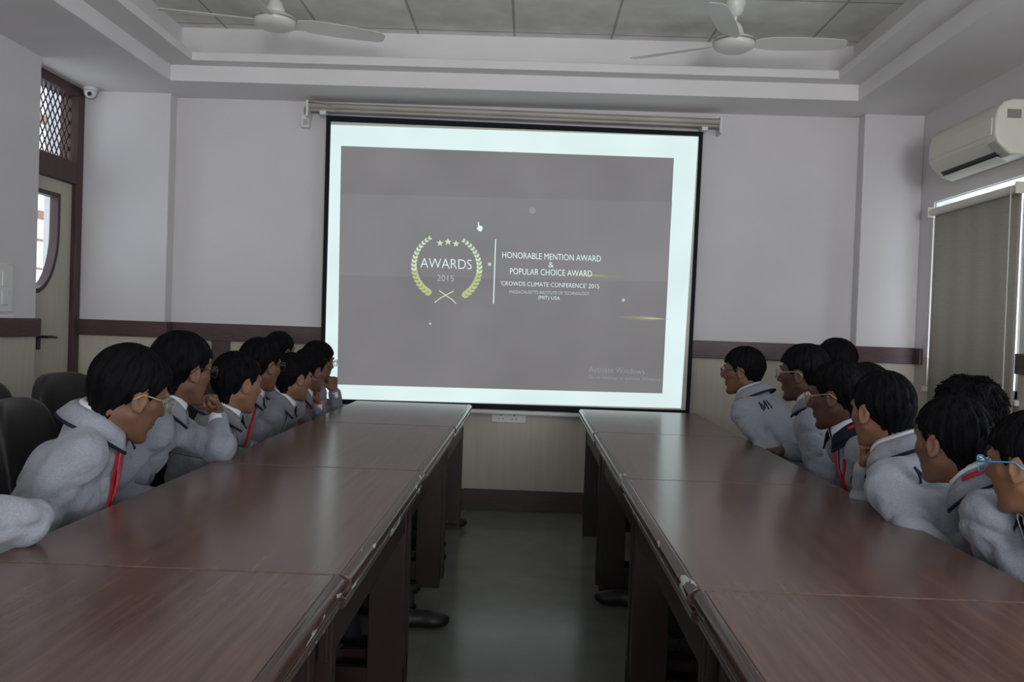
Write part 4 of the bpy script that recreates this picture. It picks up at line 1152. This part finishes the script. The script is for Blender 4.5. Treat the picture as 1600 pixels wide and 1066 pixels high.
person('taller person in grey fleece, glasses and red lanyard, fourth whole sitter on the left', at(408, 572, 3.66), 28, 6, side=-1, tyaw=10, jacket='jacket', glasses='specs', lanyard=True,
       chair='black chair under the fourth whole left-row sitter', hseed=5)
person('person in dark grey fleece with broad white collar, fifth whole sitter on the left', at(459, 591, 4.1), 40, 8, side=-1, tyaw=5, jacket='jacket_d', skin='skin_l', lanyard=False,
       chair='black chair under the fifth whole left-row sitter', hseed=6)
person('person leaning chin on hand, second from the screen on the left', at(485, 580, 4.46), 36, 8, side=-1, tyaw=15, far='chin', near='lap', jacket='jacket_d', lanyard=True,
       chair='black chair under the left-row sitter second from the screen', hseed=7, foot=(.5, .43))
person('person in glasses holding a fist to the mouth, left row, closest to the screen', at(498, 566, 4.86), 42, 6, side=-1, tyaw=30, far='chin', near='lap', jacket='jacket_d', glasses='specs', skin='skin',
       chair='black chair under the left-row sitter closest to the screen', hseed=8, foot=(.62, .40), fy=(0, .12), lean=.03,
       elbows={'l': P(528, 652, 4.9)}, wrists={'l': (P(521, 611, 4.86), (-.1, .0, 1), (-.8, .6, 0), (80, 85, 50))})
person('dark-haired person behind the left row, only the top of the head showing', at(438, 550, 5.0), 30, 5, side=-1, tyaw=20, jacket='jacket_d', chair='black chair behind the left row, mostly hidden', hseed=9, detail=False)
# right row
person('person in glasses, light grey fleece lettered on the back, right row, closest to the screen', at(1160, 581, 4.0), -62, 4, side=1, tyaw=38, near='lap', far='lap', jacket='jacket_l', glasses='specs', letters=True,
       chair='black chair under the right-row sitter closest to the screen', hseed=10, hs=.97, lean=.24)
person('person with pale glasses and a hand on the table edge, right row, second from screen', at(1254, 585, 3.42), -52, 4, side=1, tyaw=28, near='lap', far='table', jacket='jacket', glasses='specs_y', skin='skin_d',
       wrists={'r': (P(1228, 703, 3.62), (-.9, .25, -.1), (0, 0, -1), (25, 30, 20))},
       chair='black chair under the second right-row sitter from the screen', hseed=11, foot=(.62, .42), fy=(0, .30), lean=.10)
person('dark-haired person behind the second right-row sitter, only hair showing', at(1303, 568, 4.25), -40, 0, side=1, tyaw=30, jacket='jacket_d', chair='black chair under the hidden sitter behind the right row', hseed=12, detail=False, hs=1.05)
person('person with pale glasses, red lanyard and round chest crest, right row', at(1306, 620, 2.93), -50, 10, side=1, tyaw=4, jacket='jacket', glasses='specs_y', skin='skin_d', lanyard=True, badge=True, navycollar=True,
       chair='black chair under the right-row sitter with round chest crest', hseed=13, foot=(.66, .64), lean=.18, lan_back=True)
person('person behind the sitter with the round crest, only dark hair showing', at(1347, 614, 3.35), -40, 0, side=1, tyaw=20, jacket='jacket_d', chair='black chair of the sitter hidden behind the round crest', hseed=14, detail=False)
person('person in light grey fleece, letters on the back, chin on hand, right row', at(1376, 644, 2.46), -22, 6, side=1, tyaw=42, near='lap', far='chin', jacket='jacket_l', skin='skin_l', letters=True,
       chair='black chair under the right-row sitter with chin on hand', hseed=15, foot=(.55, .5), hs=.97)
person('dark-haired person behind the fifth right-row sitter, tousled hair against the blind', at(1508, 652, 2.66), -30, 0, side=1, tyaw=30, jacket='jacket_d', hairv=.008, chair='black chair of the sitter with tousled hair', hseed=16)
person('person in grey fleece with red lanyard at the nape, fifth in the right row', at(1484, 692, 2.12), -24, 6, side=1, tyaw=30, jacket='jacket', skin='skin', lanyard=True, lan_back=True,
       chair='black chair under the fifth right-row sitter', hseed=17, hs=.95, nd=.09, nb=.075)
person('person at the right frame edge with blue glasses, dark collar and red lanyard', at(1612, 728, 1.84), -30, 8, side=1, tyaw=10, jacket='jacket_l', skin='skin_l', glasses='specs_b', lanyard=True, navycollar=True,
       chair='black chair under the sitter at the right frame edge', hseed=18, hs=.97)
# empty chairs along the left wall
for (x, y, rz, lab) in ((-1.95, 3.84, R(-12), 'empty black chair by the left wall, nearer the door'), (-1.97, 3.36, R(8), 'empty black chair by the left wall, second from the door')):
    place_chair(x, y, rz, lab)
